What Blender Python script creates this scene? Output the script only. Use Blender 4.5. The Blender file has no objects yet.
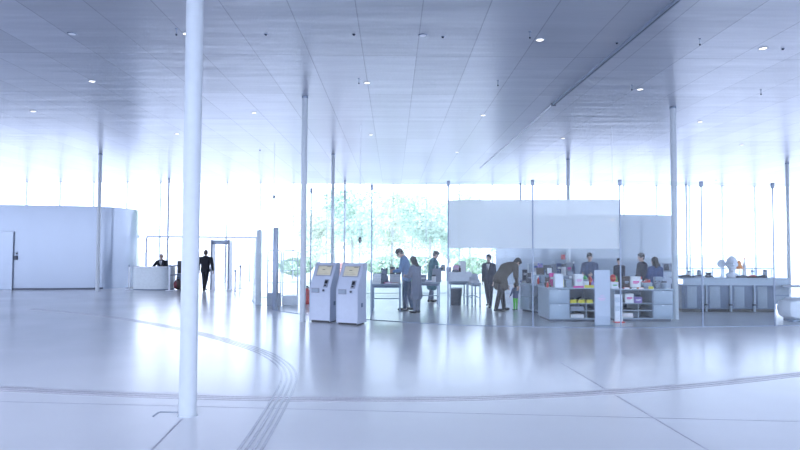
import bpy, bmesh, math, random
from mathutils import Vector, Matrix
random.seed(7)
C = bpy.context.scene.collection
R = math.radians
S = bpy.context.scene

# ------------------------------------------------------------------ camera
F, HC, CEIL = 620.0, 1.85, 5.77
PITCH, ROLL, YAW = math.atan(24.0/620), 0.0052, -7.0/620
Mz = Matrix.Rotation(YAW, 3, 'Z')
FWD = Mz @ Vector((0, math.cos(PITCH), math.sin(PITCH)))
R0 = Mz @ Vector((1, 0, 0)); U0 = Mz @ Vector((0, -math.sin(PITCH), math.cos(PITCH)))
RT = R0*math.cos(ROLL) + U0*math.sin(ROLL); UP = U0*math.cos(ROLL) - R0*math.sin(ROLL)
CAM = Vector((0, 0, HC))
def ray(px, py): return FWD*F + RT*(px-400) + UP*(225-py)
def ground(px, py, z=0.0):
    d = ray(px, py); t = (z-HC)/d.z
    return CAM + d*t
def at(px, py, Y):
    d = ray(px, py); return CAM + d*(Y/d.y)
cd = bpy.data.cameras.new('camera'); cam = bpy.data.objects.new('camera', cd); C.objects.link(cam)
cd.sensor_width = 36; cd.lens = F/800*36; cd.clip_end = 600
m3 = Matrix((RT, UP, -FWD)).transposed()
cam.matrix_world = Matrix.Translation(CAM) @ m3.to_4x4()
S.camera = cam

# ------------------------------------------------------------------ materials
def nt(name):
    m = bpy.data.materials.new(name); m.use_nodes = True
    n = m.node_tree.nodes; n.clear()
    out = n.new('ShaderNodeOutputMaterial')
    return m, n, m.node_tree.links, out
def mat(name, col, rough=.5, metal=0.0, var=.06, scale=12, spec=.5, bump=0.0, emit=None, estr=0):
    m, n, l, out = nt(name)
    b = n.new('ShaderNodeBsdfPrincipled'); l.new(b.outputs[0], out.inputs[0])
    b.inputs['Roughness'].default_value = rough; b.inputs['Metallic'].default_value = metal
    b.inputs['Specular IOR Level'].default_value = spec
    tc = n.new('ShaderNodeTexCoord'); no = n.new('ShaderNodeTexNoise'); no.inputs['Scale'].default_value = scale
    l.new(tc.outputs['Object'], no.inputs['Vector'])
    rp = n.new('ShaderNodeValToRGB')
    rp.color_ramp.elements[0].position = .3; rp.color_ramp.elements[1].position = .7
    rp.color_ramp.elements[0].color = (*[max(0, c*(1-var)) for c in col], 1)
    rp.color_ramp.elements[1].color = (*[min(1, c*(1+var)) for c in col], 1)
    l.new(no.outputs[0], rp.inputs[0]); l.new(rp.outputs[0], b.inputs['Base Color'])
    if bump:
        bp = n.new('ShaderNodeBump'); bp.inputs['Strength'].default_value = bump; bp.inputs['Distance'].default_value = .02
        l.new(no.outputs[0], bp.inputs['Height']); l.new(bp.outputs[0], b.inputs['Normal'])
    if emit:
        b.inputs['Emission Color'].default_value = (*emit, 1); b.inputs['Emission Strength'].default_value = estr
    return m
def glass(name, tint=(.95, .975, .98), k=1.0, base=0.0, veil=0.0):
    m, n, l, out = nt(name)
    tr = n.new('ShaderNodeBsdfTransparent'); tr.inputs[0].default_value = (*tint, 1)
    gl = n.new('ShaderNodeBsdfGlossy'); gl.inputs['Roughness'].default_value = .02
    fr = n.new('ShaderNodeLayerWeight'); fr.inputs[0].default_value = .5
    pw = n.new('ShaderNodeMath'); pw.operation = 'POWER'; pw.inputs[1].default_value = 5; l.new(fr.outputs['Facing'], pw.inputs[0])
    mu = n.new('ShaderNodeMath'); mu.operation = 'MULTIPLY_ADD'; mu.inputs[1].default_value = .95*k; mu.inputs[2].default_value = .04*k+base
    l.new(pw.outputs[0], mu.inputs[0])
    mx = n.new('ShaderNodeMixShader'); l.new(mu.outputs[0], mx.inputs[0]); l.new(tr.outputs[0], mx.inputs[1]); l.new(gl.outputs[0], mx.inputs[2])
    res = mx
    if veil:  # streaky diffuse white layer paints a hazy veil of light into the glass
        tl = n.new('ShaderNodeBsdfTranslucent'); df = n.new('ShaderNodeBsdfDiffuse')
        for q_ in (tl, df): q_.inputs[0].default_value = (.85, .9, .95, 1)
        md = n.new('ShaderNodeMixShader'); l.new(tl.outputs[0], md.inputs[1]); l.new(df.outputs[0], md.inputs[2])
        tc = n.new('ShaderNodeTexCoord'); mp = n.new('ShaderNodeMapping'); mp.inputs['Scale'].default_value = (5, 5, .05); l.new(tc.outputs['Object'], mp.inputs[0])
        no = n.new('ShaderNodeTexNoise'); no.inputs['Scale'].default_value = 1.0; l.new(mp.outputs[0], no.inputs['Vector'])
        mr = n.new('ShaderNodeMapRange'); mr.inputs['From Min'].default_value = .3; mr.inputs['From Max'].default_value = .7; mr.inputs['To Min'].default_value = veil*.5; mr.inputs['To Max'].default_value = veil*1.5
        l.new(no.outputs[0], mr.inputs[0])
        res = n.new('ShaderNodeMixShader'); l.new(mr.outputs[0], res.inputs[0]); l.new(mx.outputs[0], res.inputs[1]); l.new(md.outputs[0], res.inputs[2])
    l.new(res.outputs[0], out.inputs[0]); return m
def film(name, col, dens=.75):
    m, n, l, out = nt(name)
    d = n.new('ShaderNodeBsdfDiffuse'); d.inputs[0].default_value = (*col, 1)
    t = n.new('ShaderNodeBsdfTranslucent'); t.inputs[0].default_value = (*col, 1)
    x = n.new('ShaderNodeMixShader'); x.inputs[0].default_value = .75; l.new(d.outputs[0], x.inputs[1]); l.new(t.outputs[0], x.inputs[2])
    tr = n.new('ShaderNodeBsdfTransparent')
    y = n.new('ShaderNodeMixShader'); y.inputs[0].default_value = dens; l.new(tr.outputs[0], y.inputs[1]); l.new(x.outputs[0], y.inputs[2])
    l.new(y.outputs[0], out.inputs[0]); return m
def ceiling_mat():
    m, n, l, out = nt('brushed_aluminium_ceiling')
    b = n.new('ShaderNodeBsdfPrincipled'); l.new(b.outputs[0], out.inputs[0])
    b.inputs['Metallic'].default_value = .45; b.inputs['Roughness'].default_value = .3
    tc = n.new('ShaderNodeTexCoord')
    mp = n.new('ShaderNodeMapping'); mp.inputs['Location'].default_value = (.62, .15, 0); l.new(tc.outputs['Object'], mp.inputs[0])
    br = n.new('ShaderNodeTexBrick'); l.new(mp.outputs[0], br.inputs[0])
    br.offset = 0; br.inputs['Scale'].default_value = 1
    br.inputs['Brick Width'].default_value = 1.08; br.inputs['Row Height'].default_value = 3.15
    br.inputs['Mortar Size'].default_value = .011; br.inputs['Mortar Smooth'].default_value = .2
    br.inputs['Color1'].default_value = (.41, .43, .49, 1); br.inputs['Color2'].default_value = (.49, .51, .575, 1)
    br.inputs['Mortar'].default_value = (.27, .285, .35, 1)
    mp2 = n.new('ShaderNodeMapping'); mp2.inputs['Scale'].default_value = (.35, 1.9, 1); l.new(tc.outputs['Object'], mp2.inputs[0])
    no = n.new('ShaderNodeTexNoise'); no.inputs['Scale'].default_value = 1.0; no.inputs['Detail'].default_value = 2; l.new(mp2.outputs[0], no.inputs['Vector'])
    bp = n.new('ShaderNodeBump'); bp.inputs['Strength'].default_value = .27; bp.inputs['Distance'].default_value = .06
    l.new(no.outputs[0], bp.inputs['Height']); l.new(bp.outputs[0], b.inputs['Normal'])
    l.new(br.outputs['Color'], b.inputs['Base Color']); return m
def floor_mat():
    m, n, l, out = nt('polished_concrete')
    b = n.new('ShaderNodeBsdfPrincipled'); l.new(b.outputs[0], out.inputs[0])
    b.inputs['Specular IOR Level'].default_value = 1.0
    tc = n.new('ShaderNodeTexCoord')
    no = n.new('ShaderNodeTexNoise'); no.inputs['Scale'].default_value = .35; no.inputs['Detail'].default_value = 6; l.new(tc.outputs['Object'], no.inputs['Vector'])
    rp = n.new('ShaderNodeValToRGB'); rp.color_ramp.elements[0].position = .3; rp.color_ramp.elements[1].position = .7
    rp.color_ramp.elements[0].color = (.74, .75, .775, 1); rp.color_ramp.elements[1].color = (.80, .81, .835, 1)
    l.new(no.outputs[0], rp.inputs[0]); l.new(rp.outputs[0], b.inputs['Base Color'])
    r2 = n.new('ShaderNodeMapRange'); r2.inputs['To Min'].default_value = .15; r2.inputs['To Max'].default_value = .28
    l.new(no.outputs[0], r2.inputs[0]); l.new(r2.outputs[0], b.inputs['Roughness']); return m

W = dict(
 ceil=ceiling_mat(), floor=floor_mat(),
 column=mat('white_painted_steel', (.52, .565, .61), .35, var=.02),
 steel=mat('grey_steel', (.26, .31, .40), .4, .4), dsteel=mat('dark_steel', (.06, .07, .10), .4, .4),
 white=mat('white_laminate', (.80, .82, .88), .4, var=.02), kiosk=mat('kiosk_white', (.52, .57, .68), .38, var=.02),
 kside=mat('kiosk_side', (.46, .51, .62), .4, var=.02),
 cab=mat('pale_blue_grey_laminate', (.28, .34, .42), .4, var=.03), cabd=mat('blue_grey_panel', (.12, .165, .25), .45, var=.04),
 top=mat('counter_top', (.36, .43, .52), .3, var=.02),
 wall=mat('satin_white_wall', (.35, .41, .51), .18, .16, var=.02, scale=.4, spec=.7),
 wall2=mat('blue_grey_wall', (.33, .39, .48), .3, var=.03, scale=.4),
 glass=glass('clear_glass', k=.36, veil=.013), fglass=glass('facade_glass', (.985, .99, .99), .6), film=film('frosted_film', (.97, .975, .98), .82),
 acry=glass('clear_acrylic', (.88, .92, .96), 1.5, .05),
 black=mat('black_plastic', (.015, .016, .022), .4), suit=mat('black_wool', (.012, .013, .02), .8), navy=mat('navy_wool', (.03, .035, .065), .8),
 skin=mat('skin', (.50, .34, .28), .5, var=.05), hair=mat('dark_hair', (.02, .016, .018), .6, bump=.3, scale=60), hairb=mat('brown_hair', (.07, .045, .035), .6, bump=.3, scale=60),
 shirt=mat('white_shirt', (.8, .8, .85), .7), lblue=mat('light_blue_cotton', (.16, .27, .46), .8), jeans=mat('denim', (.05, .09, .18), .85),
 gcoat=mat('grey_coat', (.16, .18, .25), .85), teal=mat('teal_coat', (.06, .17, .21), .85), brown=mat('brown_jacket', (.10, .08, .065), .85),
 btrou=mat('brown_trousers', (.045, .035, .04), .85), green=mat('bright_green_cotton', (.12, .62, .08), .8), greyb=mat('grey_blue_cotton', (.10, .13, .22), .85),
 bluet=mat('blue_cotton', (.05, .08, .20), .85), shoe=mat('dark_leather', (.02, .02, .025), .5), lips=mat('lips', (.35, .14, .13), .5),
 maroon=mat('maroon_fabric', (.16, .03, .04), .6), red=mat('red_gloss', (.55, .03, .03), .3), pink=mat('magenta_print', (.75, .08, .35), .5), lpink=mat('pale_pink', (.85, .5, .72), .6), yellow=mat('yellow_plastic', (.75, .66, .05), .45),
 greenp=mat('green_plastic', (.06, .42, .12), .5), orange=mat('orange_plastic', (.85, .3, .06), .5), blue=mat('blue_print', (.10, .16, .50), .5), purple=mat('purple_print', (.30, .22, .50), .5),
 paper=mat('paper', (.82, .82, .84), .8), grey=mat('mid_grey', (.28, .31, .38), .6), dgrey=mat('dark_grey', (.08, .09, .12), .6), bbrown=mat('dark_brown_card', (.07, .045, .04), .6),
 frame=mat('bronze_frame', (.06, .055, .06), .4), plaster=mat('plaster', (.72, .75, .82), .7), desk=mat('desk_panel', (.62, .68, .72), .15, var=.04),
 strip=mat('tactile_strip', (.52, .50, .55), .28, spec=1.0, var=.15, scale=40), guide=mat('guide_line', (.48, .49, .55), .2, spec=1.0, var=.1, scale=30), seam=mat('floor_joint', (.46, .46, .52), .7),
 terr=mat('pale_terrace', (.55, .56, .58), .9, scale=.3), leafa=mat('washed_out_leaf', (.46, .60, .46), .8, var=.18, scale=1.2), leafb=mat('yellow_green_leaf', (.56, .64, .46), .8, var=.18, scale=1.2), bark=mat('bark', (.36, .37, .32), .9),  # leaves and bark paled: overexposed outdoor glow is put into their colour
 flower=mat('orange_blossom', (.80, .50, .44), .8, var=.3, scale=3), hedge=mat('hedge_leaf', (.42, .55, .38), .8, var=.4, scale=2),
 screen=mat('kiosk_screen', (.30, .30, .26), .2, emit=(.75, .72, .58), estr=.2),
 lamp=mat('lamp_glow', (.9, .9, .9), .5, emit=(1, .93, .88), estr=1.1), warm=mat('warm_glow', (.9, .8, .6), .5, emit=(1, .72, .35), estr=7),
)

# ------------------------------------------------------------------ mesh helpers
class G:
    def __init__(s): s.bm = bmesh.new()
    def _m(s, vs, M):
        bmesh.ops.transform(s.bm, matrix=M, verts=vs)
    def box(s, x0, x1, y0, y1, z0, z1, bev=0.0, M=None):
        r = bmesh.ops.create_cube(s.bm, size=1)['verts']
        s._m(r, Matrix.Translation(((x0+x1)/2, (y0+y1)/2, (z0+z1)/2)) @ Matrix.Diagonal((abs(x1-x0), abs(y1-y0), abs(z1-z0), 1)))
        if bev:
            es = list({e for v in r for e in v.link_edges})
            nb = bmesh.ops.bevel(s.bm, geom=es, offset=bev, segments=2, affect='EDGES', profile=.5)
            r = list({v for f in nb['faces'] for v in f.verts} | {v for v in r if v.is_valid})
        if M is not None: s._m(r, M)
        return s
    def cyl(s, a, b, ra, rb=None, n=16):
        a, b = Vector(a), Vector(b); d = b-a
        r = bmesh.ops.create_cone(s.bm, cap_ends=True, segments=n, radius1=ra, radius2=ra if rb is None else rb, depth=d.length)['verts']
        s._m(r, Matrix.Translation((a+b)/2) @ d.to_track_quat('Z', 'Y').to_matrix().to_4x4()); return s
    def ball(s, c, r, sub=2, M=None):
        rr = r if hasattr(r, '__len__') else (r, r, r)
        v = bmesh.ops.create_icosphere(s.bm, subdivisions=sub, radius=1)['verts']
        s._m(v, Matrix.Translation(Vector(c)) @ (M.to_4x4() if M else Matrix()) @ Matrix.Diagonal((*rr, 1))); return s
    def caps(s, a, b, ra, rb=None):
        rb = ra if rb is None else rb
        s.ball(a, ra); s.ball(b, rb)
        if (Vector(b)-Vector(a)).length > 1e-4: s.cyl(a, b, ra, rb)
        return s
    def tube(s, pts, r, n=8):
        for a, b in zip(pts, pts[1:]): s.cyl(a, b, r, n=n)
        for p in pts[1:-1]: s.ball(p, r, 1)
        return s
    def lathe(s, prof, c=(0, 0, 0), n=24):
        rings = [[s.bm.verts.new((c[0]+r*math.cos(2*math.pi*i/n), c[1]+r*math.sin(2*math.pi*i/n), c[2]+z)) for i in range(n)] for r, z in prof]
        for p, q in zip(rings, rings[1:]):
            for i in range(n): s.bm.faces.new((p[i], p[(i+1) % n], q[(i+1) % n], q[i]))
        s.bm.faces.new(rings[0][::-1]); s.bm.faces.new(rings[-1]); return s
    def prism(s, poly, x0, x1):      # polygon in (y,z), extruded along x
        a = [s.bm.verts.new((x0, y, z)) for y, z in poly]; b = [s.bm.verts.new((x1, y, z)) for y, z in poly]
        s.bm.faces.new(a[::-1]); s.bm.faces.new(b)
        for i in range(len(poly)):
            j = (i+1) % len(poly); s.bm.faces.new((a[i], a[j], b[j], b[i]))
        return s
    def strip(s, left, right, z0, z1):   # ribbon with thickness between two point lists
        n = len(left)
        V = [[s.bm.verts.new((p[0], p[1], z)) for p in ps] for ps in (left, right) for z in (z0, z1)]
        l0, l1, r0, r1 = V
        for i in range(n-1):
            for a, b in ((l1, r1), (r0, l0), (l0, l1), (r1, r0)):
                s.bm.faces.new((a[i], b[i], b[i+1], a[i+1]))
        s.bm.faces.new((l0[0], r0[0], r1[0], l1[0])); s.bm.faces.new((l0[-1], l1[-1], r1[-1], r0[-1])); return s
def link(name, me, m, parent=None, loc=None, rotz=0):
    o = bpy.data.objects.new(name, me); C.objects.link(o)
    if m: me.materials.append(W[m] if isinstance(m, str) else m)
    if parent is not None: o.parent = parent
    if loc is not None: o.location = loc
    o.rotation_euler.z = rotz
    return o
def obj(name, g, m, parent=None, loc=None, rotz=0, smooth=True):
    bmesh.ops.recalc_face_normals(g.bm, faces=g.bm.faces)
    me = bpy.data.meshes.new(name); g.bm.to_mesh(me); g.bm.free()
    if smooth:
        for p in me.polygons: p.use_smooth = True
        try: me.set_sharp_from_angle(angle=R(35))
        except Exception: pass
    return link(name, me, m, parent, loc, rotz)
def tag(o, label, cat, group=None, kind=None):
    o['label'] = label; o['category'] = cat
    if group: o['group'] = group
    if kind: o['kind'] = kind
    return o
def thing(name, label, cat, loc, rotz=0, group=None):
    o = bpy.data.objects.new(name, None); C.objects.link(o); o.location = loc; o.rotation_euler.z = rotz
    o.empty_display_size = .1
    return tag(o, label, cat, group)
def struct(name, g, m, label=None, parent=None, loc=None):
    o = obj(name, g, m, parent, loc)
    if parent is None:
        o['kind'] = 'structure'; o['category'] = name.split('_')[0]
        if label: o['label'] = label
    return o

# ------------------------------------------------------------------ shell
X0, X1, Y0, Y1 = -32, 36, -5, 37.5
struct('floor', G().box(X0, X1, Y0, Y1, -.3, 0), 'floor', 'pale polished concrete floor of the hall')
struct('ceiling', G().box(X0, X1, Y0, Y1, CEIL, CEIL+.35), 'ceil', 'brushed aluminium panel ceiling of the hall')
tg = G().box(-260, 260, -120, 320, -.6, -.31); struct('ground', tg, 'terr', 'pale terrace outside the glass facade')
# far facade: panes and mullions
k = 1; x = X0
while x < X1-.1:
    p = struct('window_%d' % k, G().box(x, x+2.0, Y1-.1, Y1-.08, 0, CEIL), 'fglass', 'tall clear glass pane of the far facade')
    obj('mullion', G().box(x-.02, x+.02, Y1-.2, Y1, 0, CEIL), 'column', p); x += 2.0; k += 1
# floor joints and slot
def seam(name, pts, w=.012, z=.0015, m='seam', label=None):
    L, Rr = [], []
    for i, p in enumerate(pts):
        t = (pts[min(i+1, len(pts)-1)]-pts[max(i-1, 0)]); nrm = Vector((-t.y, t.x, 0)).normalized()*w/2
        L.append(p+nrm); Rr.append(p-nrm)
    return struct(name, G().strip(L, Rr, .0003, z), m, label)
def lerp(a, b, n): return [a+(b-a)*i/n for i in range(n+1)]
seam('trim_1', lerp(ground(140, 462), ground(186, 415), 2), .02, label='dark floor joint running down left from the column base')
seam('trim_2', lerp(ground(730, 463), ground(560, 362), 2), .018, label='dark diagonal floor joint at lower right')
seam('trim_3', lerp(ground(-60, 400), ground(860, 423), 2), .014, label='pale floor joint running across the foreground')
g0 = G(); A = [ground(153, 416.5), ground(159, 412), ground(182, 412.5)]
for a, b in zip(A, A[1:]):
    n_ = Vector((-(b-a).y, (b-a).x, 0)).normalized()*.012; g0.strip([a+n_, b+n_], [a-n_, b-n_], .0003, .004)
tag(obj('floor_hatch_edge', g0, 'steel'), 'thin dark angled metal edge in the floor beside the nearest column', 'floor trim')
# long arc band
def spline(pts, n):
    out = []
    P = [pts[0]*2-pts[1]]+pts+[pts[-1]*2-pts[-2]]
    for i in range(1, len(P)-2):
        for j in range(n):
            t = j/n; a, b, c, d = P[i-1:i+3]
            out.append(.5*((2*b)+(c-a)*t+(2*a-5*b+4*c-d)*t*t+(3*b-a-3*c+d)*t**3))
    return out+[pts[-1]]
arc = spline([ground(*p) for p in ((-60, 385), (0, 388.5), (100, 393.5), (200, 397), (300, 399), (400, 399.3), (500, 397.3), (600, 392.5), (700, 385), (800, 374), (860, 366))], 8)
def ribbon(pts, w, off=0):
    L, Rr = [], []
    for i, p in enumerate(pts):
        t = pts[min(i+1, len(pts)-1)]-pts[max(i-1, 0)]; nrm = Vector((-t.y, t.x, 0)).normalized()
        L.append(p+nrm*(off+w/2)); Rr.append(p+nrm*(off-w/2))
    return L, Rr
gb = thing('tactile_band', 'long curved greyish brown tactile band crossing the whole foreground floor', 'tactile strip', arc[len(arc)//2])
base = arc[len(arc)//2]
for off in (-.085, 0, .085):
    L, Rr = ribbon([p-base for p in arc], .065, off); obj('band_strip', G().strip(L, Rr, .0004, .0045), 'strip', gb)
# guide path of four lines
gp = [ground(*p) for p in ((236, 470), (250, 450), (267, 423), (279, 402), (286, 388), (289, 378), (286, 368), (277, 360), (262, 352), (240, 344.5), (210, 336), (170, 327), (130, 320), (85, 314), (30, 309))]
path = spline(gp, 8); o0 = path[40]
gt = thing('guidance_path', 'curving path of four parallel grey guide lines on the floor', 'tactile strip', o0)
for off in (-.105, -.035, .035, .105):
    L, Rr = ribbon([p-o0 for p in path], .030, off); obj('guide_line', G().strip(L, Rr, .001, .006), 'guide', gt)

# ------------------------------------------------------------------ columns
def column(px, py_top, r, label, py_base=None):
    p = ground(px, py_base) if py_base else ground(px, py_top, CEIL); p.z = 0
    t = thing('column', label, 'column', p, 0, 'slender white columns')
    obj('shaft', G().cyl((0, 0, 0), (0, 0, CEIL), r, n=32), 'column', t)
    obj('base_ring', G().cyl((0, 0, 0), (0, 0, .012), r*1.15, n=32), 'column', t)
    obj('ceiling_collar', G().cyl((0, 0, CEIL-.05), (0, 0, CEIL), r*1.12, n=32), 'steel', t)
    return p
column(187.5, None, .095, 'thick white steel column in the left foreground, nearest of all', 415.5)
column(305, 96.5, .075, 'white column standing just left of the two ticket kiosks')
column(673, 107, .08, 'white column at the right end of the white shop counters')
column(100.5, 154, .075, 'white column in front of the left curved wall')
column(333.2, 154, .07, 'thin white column rising behind the two ticket kiosks')
column(568, 159, .075, 'thin white column behind the frosted band of the shop')
column(787, 163, .075, 'thin white column at the far right edge of the hall')
for px, py, lb in ((169, 178.5, 'faint slender column at the far facade left of the nearest column'), (345, 180.5, 'faint slender column at the far facade behind the kiosks'),
                   (520.5, 183.5, 'faint slender column at the far facade above the frosted band'), (686, 184, 'faint slender column at the far facade, right of the shop counters')):
    column(px, py, .06, lb)

# ------------------------------------------------------------------ curved rooms
def arcpts(pts, n): return spline([Vector((p[0], p[1], 0)) for p in pts], n)
def curved_wall(name, pts, h, m, label, th=.08, n=10):
    P = arcpts(pts, n); L, Rr = ribbon(P, th); return struct(name, G().strip(L, Rr, 0, h), m, label)
a, b = ground(-8, 289.8), ground(97, 289); c_ = ground(135, 286)
c1 = ground(117, 288)
WP = [(a.x-9, a.y-.6), (a.x, a.y), ((a.x+b.x)/2, (a.y+b.y)/2-.12), (b.x, b.y), (c1.x, c1.y), (c_.x, c_.y), (c_.x-.8, c_.y+2), (c_.x-3, c_.y+3.6)]
wl = curved_wall('wall_left', WP, 3.68, 'wall', 'glossy white curved wall at the left with a flush door')
struct('baseboard_left', G().strip(*ribbon([p+Vector((0, -.05, 0)) for p in arcpts(WP[:5], 10)], .03), 0, .07), 'dsteel', 'thin dark gap line at the foot of the left curved wall')
dw = ground(6, 289.7)
d = bpy.data.objects.new('door_1', None); C.objects.link(d); d.location = (dw.x, dw.y-.125, 0); d['kind'] = 'structure'; d['label'] = 'flush white door in the left curved wall'; d['category'] = 'door'
obj('door_leaf', G().box(-1.0, .32, -.02, .03, .01, 2.5), 'wall', d)
obj('door_gap', G().box(.32, .338, -.015, .02, 0, 2.515), 'wall2', d); obj('door_gap', G().box(-1.0, .338, -.015, .02, 2.50, 2.515), 'wall2', d)
obj('latch_rail', G().box(-.1, .31, -.035, -.02, 1.12, 1.145), 'steel', d)
hp = ground(18, 289.6); t = thing('door_intercom', 'small dark handle and lock plate beside the flush left door', 'door handle', (hp.x, hp.y-.14, 1.27))
obj('plate', G().box(-.05, .05, -.02, .03, .1, .38, .01), 'steel', t); obj('handle', G().box(-.1, .05, -.07, -.02, .02, .2, .012), 'dgrey', t); obj('lock', G().cyl((0, -.02, .3), (0, -.05, .3), .03), 'black', t)
# blue grey bubble right behind the shop
q0, q1 = at(532, 250, 31.0), at(692, 250, 30.0)
curved_wall('wall_back', [(q0.x-1.2, 34.5), (q0.x-.2, 32.2), (q0.x+1.3, 31.0), ((q0.x+q1.x)/2, 30.4), (q1.x-1.2, 30.6), (q1.x, 31.6), (q1.x+.4, 34)], 3.6, 'wall2', 'blue grey curved wall behind the shop counters')
# shop glass front
jx = [(275, 310.5), (310, 315.3), (371, 320), (448, 324.8), (533, 327.0), (621, 328), (703, 327), (775, 326)]
J = [ground(*p) for p in jx]; J.append(Vector((J[-1].x+2.0, J[-1].y+.45, 0))); J.append(Vector((J[-1].x+1.7, J[-1].y+1.0, 0)))
HG = 3.52
JP = spline(J, 10)
seg = [JP[i*10:i*10+11] for i in range(len(J)-1)]
wn = 41
for i, sg in enumerate(seg):
    o = struct('window_%d' % wn, G().strip(*ribbon(sg, .024), 0.012, HG), 'glass', 'curved clear glass pane of the shop front'); wn += 1
    obj('floor_channel', G().strip(*ribbon(sg, .05), 0, .012), 'steel', o)
    e = sg[-1]
    obj('joint_rod', G().cyl((e.x, e.y, .01), (e.x, e.y, HG), .018, n=10), 'steel', o)
    obj('top_clamp', G().box(e.x-.035, e.x+.035, e.y-.035, e.y+.035, HG-.12, HG+.02, .008), 'steel', o)
    if i in (3, 4):
        L, Rr = ribbon([p+Vector((0, .03, 0)) for p in sg], .006); z0, z1 = (1.88, 3.06)
        obj('frosted_film', G().strip(L, Rr, z0, z1), 'film', o)
# rear glass of the shop
RP = spline([Vector(p) for p in ((-4.6, 20.8, 0), (-5.0, 23.0, 0), (-3.6, 25.0, 0), (0, 26.0, 0), (4, 26.2, 0), (8, 26.0, 0), (12, 25, 0), (14.4, 22.5, 0))], 8)
for i in range(7):
    sg = RP[i*8:i*8+9]
    o = struct('window_%d' % wn, G().strip(*ribbon(sg, .024), .012, HG), 'fglass', 'curved clear glass pane at the rear of the shop'); wn += 1
    obj('floor_channel', G().strip(*ribbon(sg, .05), 0, .012), 'steel', o)
# glass door leaf edge + white post
e = ground(275, 310); t = thing('glass_door', 'open glass door leaf with broad grey steel edge left of the kiosks', 'glass door', e, R(62))
obj('edge_post', G().box(-.05, .05, -.075, .075, 0, 2.48, .008), 'steel', t); obj('pane', G().box(-.01, .01, .075, 1.1, .02, 2.44), 'glass', t)
obj('pull_bar', G().cyl((-.05, .95, .8), (-.05, .95, 1.5), .014), 'steel', t)
e = ground(258.3, 305); t = thing('door_post', 'white free-standing post left of the grey glass door edge', 'post', e)
obj('shaft', G().box(-.08, .08, -.08, .08, 0, 2.45, .015), 'column', t); obj('foot_plate', G().box(-.1, .1, -.1, .1, 0, .02), 'steel', t)

# ------------------------------------------------------------------ anti-theft gates
def antitheft(px, py, w, rotz, label, bm_, bh):
    e = ground(px, py); t = thing('security_gate', label, 'security gate', e, rotz, 'anti-theft gates at the shop entrance')
    h = 1.78; r = .018
    obj('hoop', G().tube([(-w/2, 0, .1), (-w/2, 0, h-.06), (-w/2+.06, 0, h), (w/2-.06, 0, h), (w/2, 0, h-.06), (w/2, 0, .1)], r), 'top', t)
    for z in (.75, 1.12, 1.45): obj('crossbar', G().cyl((-w/2, 0, z), (w/2, 0, z), .011), 'top', t)
    obj('base_box', G().box(-w/2-.02, w/2+.02, -.06, .06, 0, bh, .02), bm_, t)
antitheft(274, 306, .42, R(10), 'white hooped anti-theft gate seen beside the grey glass door edge', 'grey', .42)
antitheft(290, 305, .48, R(14), 'white hooped anti-theft gate behind the glass, left of the kiosk column', 'white', .3)

# ------------------------------------------------------------------ kiosks
def kiosk(px, py, label):
    e = ground(px, py); t = thing('ticket_kiosk', label, 'ticket machine', e, R(-22), 'self-service ticket kiosks')
    w = .27
    poly = [(-.20, .05), (-.20, .86), (.13, 1.46), (.16, 1.485), (.30, 1.485), (.315, 1.46), (.255, .95), (.255, .05)]
    # local -Y is the front
    obj('housing', G().prism(poly, -w, w), 'kiosk', t)
    side = [(-.21, .03), (-.212, .865), (.125, 1.475), (.16, 1.495), (.31, 1.495), (.325, 1.46), (.268, .95), (.268, .30), (.30, .03)]
    for s in (-1, 1):
        obj('side_panel', G().prism(side, s*w, s*(w+.022)), 'kside', t)
    obj('plinth', G().box(-w+.02, w-.02, -.17, .24, 0, .05), 'black', t)
    d = Vector((0, .33, .60)).normalized(); n = Vector((0, -d.z, d.y))
    def face(u0, u1, s0, s1, th, out=0.0):      # u across, s along the slope from its foot
        gg = G(); M = Matrix(((1, 0, 0), (0, d.y, n.y), (0, d.z, n.z)))
        M4 = Matrix.Translation(Vector((0, -.20, .86))) @ M.to_4x4()
        gg.box(u0, u1, s0, s1, out-.004, out+th, .004, M4); return gg
    bz = obj('screen_bezel', face(-.215, .215, .335, .64, .012), 'grey', t)
    sc = obj('screen', face(-.19, .19, .36, .62, .004, .012), 'screen', bz)
    for (u0, u1, s0, s1) in ((.05, .17, .585, .605), (-.06, .02, .50, .52), (-.15, .15, .40, .404), (-.15, .10, .44, .444)):
        obj('screen_mark', face(u0, u1, s0, s1, .002, .016), 'dgrey', sc)
    cr = obj('card_reader', face(.08, .20, .02, .24, .012), 'grey', t)
    obj('keypad', face(.10, .175, .12, .21, .012, .012), 'black', cr); obj('card_slot', face(.105, .16, .05, .09, .012, .012), 'black', cr)
    tr = obj('ticket_tray', G().box(-.235, -.02, -.225, -.19, .74, .86, .008), 'grey', t); obj('tray_lip', G().box(-.225, -.03, -.236, -.224, .76, .835), 'cab', tr)
    bt = obj('button_plate', G().box(.06, .15, -.21, -.19, .76, .85, .006), 'kside', t); obj('button', G().cyl((.105, -.21, .805), (.105, -.228, .805), .028), 'dsteel', bt)
    obj('side_vent', G().box(w+.018, w+.026, -.02, .08, .42, .52), 'cabd', t)
kiosk(323.5, 321.5, 'left white ticket kiosk with sloping screen, next to the white column')
kiosk(350.5, 324, 'right white ticket kiosk with sloping screen, further from the column')

# fire extinguisher
e = ground(307, 304); t = thing('fire_extinguisher', 'red fire extinguisher on the floor behind the left kiosk', 'fire extinguisher', e)
obj('cylinder', G().lathe([(.085, 0), (.09, .03), (.09, .42), (.07, .49), (.03, .53)]), 'red', t); obj('valve', G().cyl((0, 0, .52), (0, 0, .59), .025), 'black', t)
obj('hose', G().tube([(.03, 0, .56), (.11, -.02, .5), (.12, -.03, .25)], .014), 'black', t); obj('lever', G().box(-.09, .04, -.012, .012, .58, .605), 'black', t)

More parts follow.
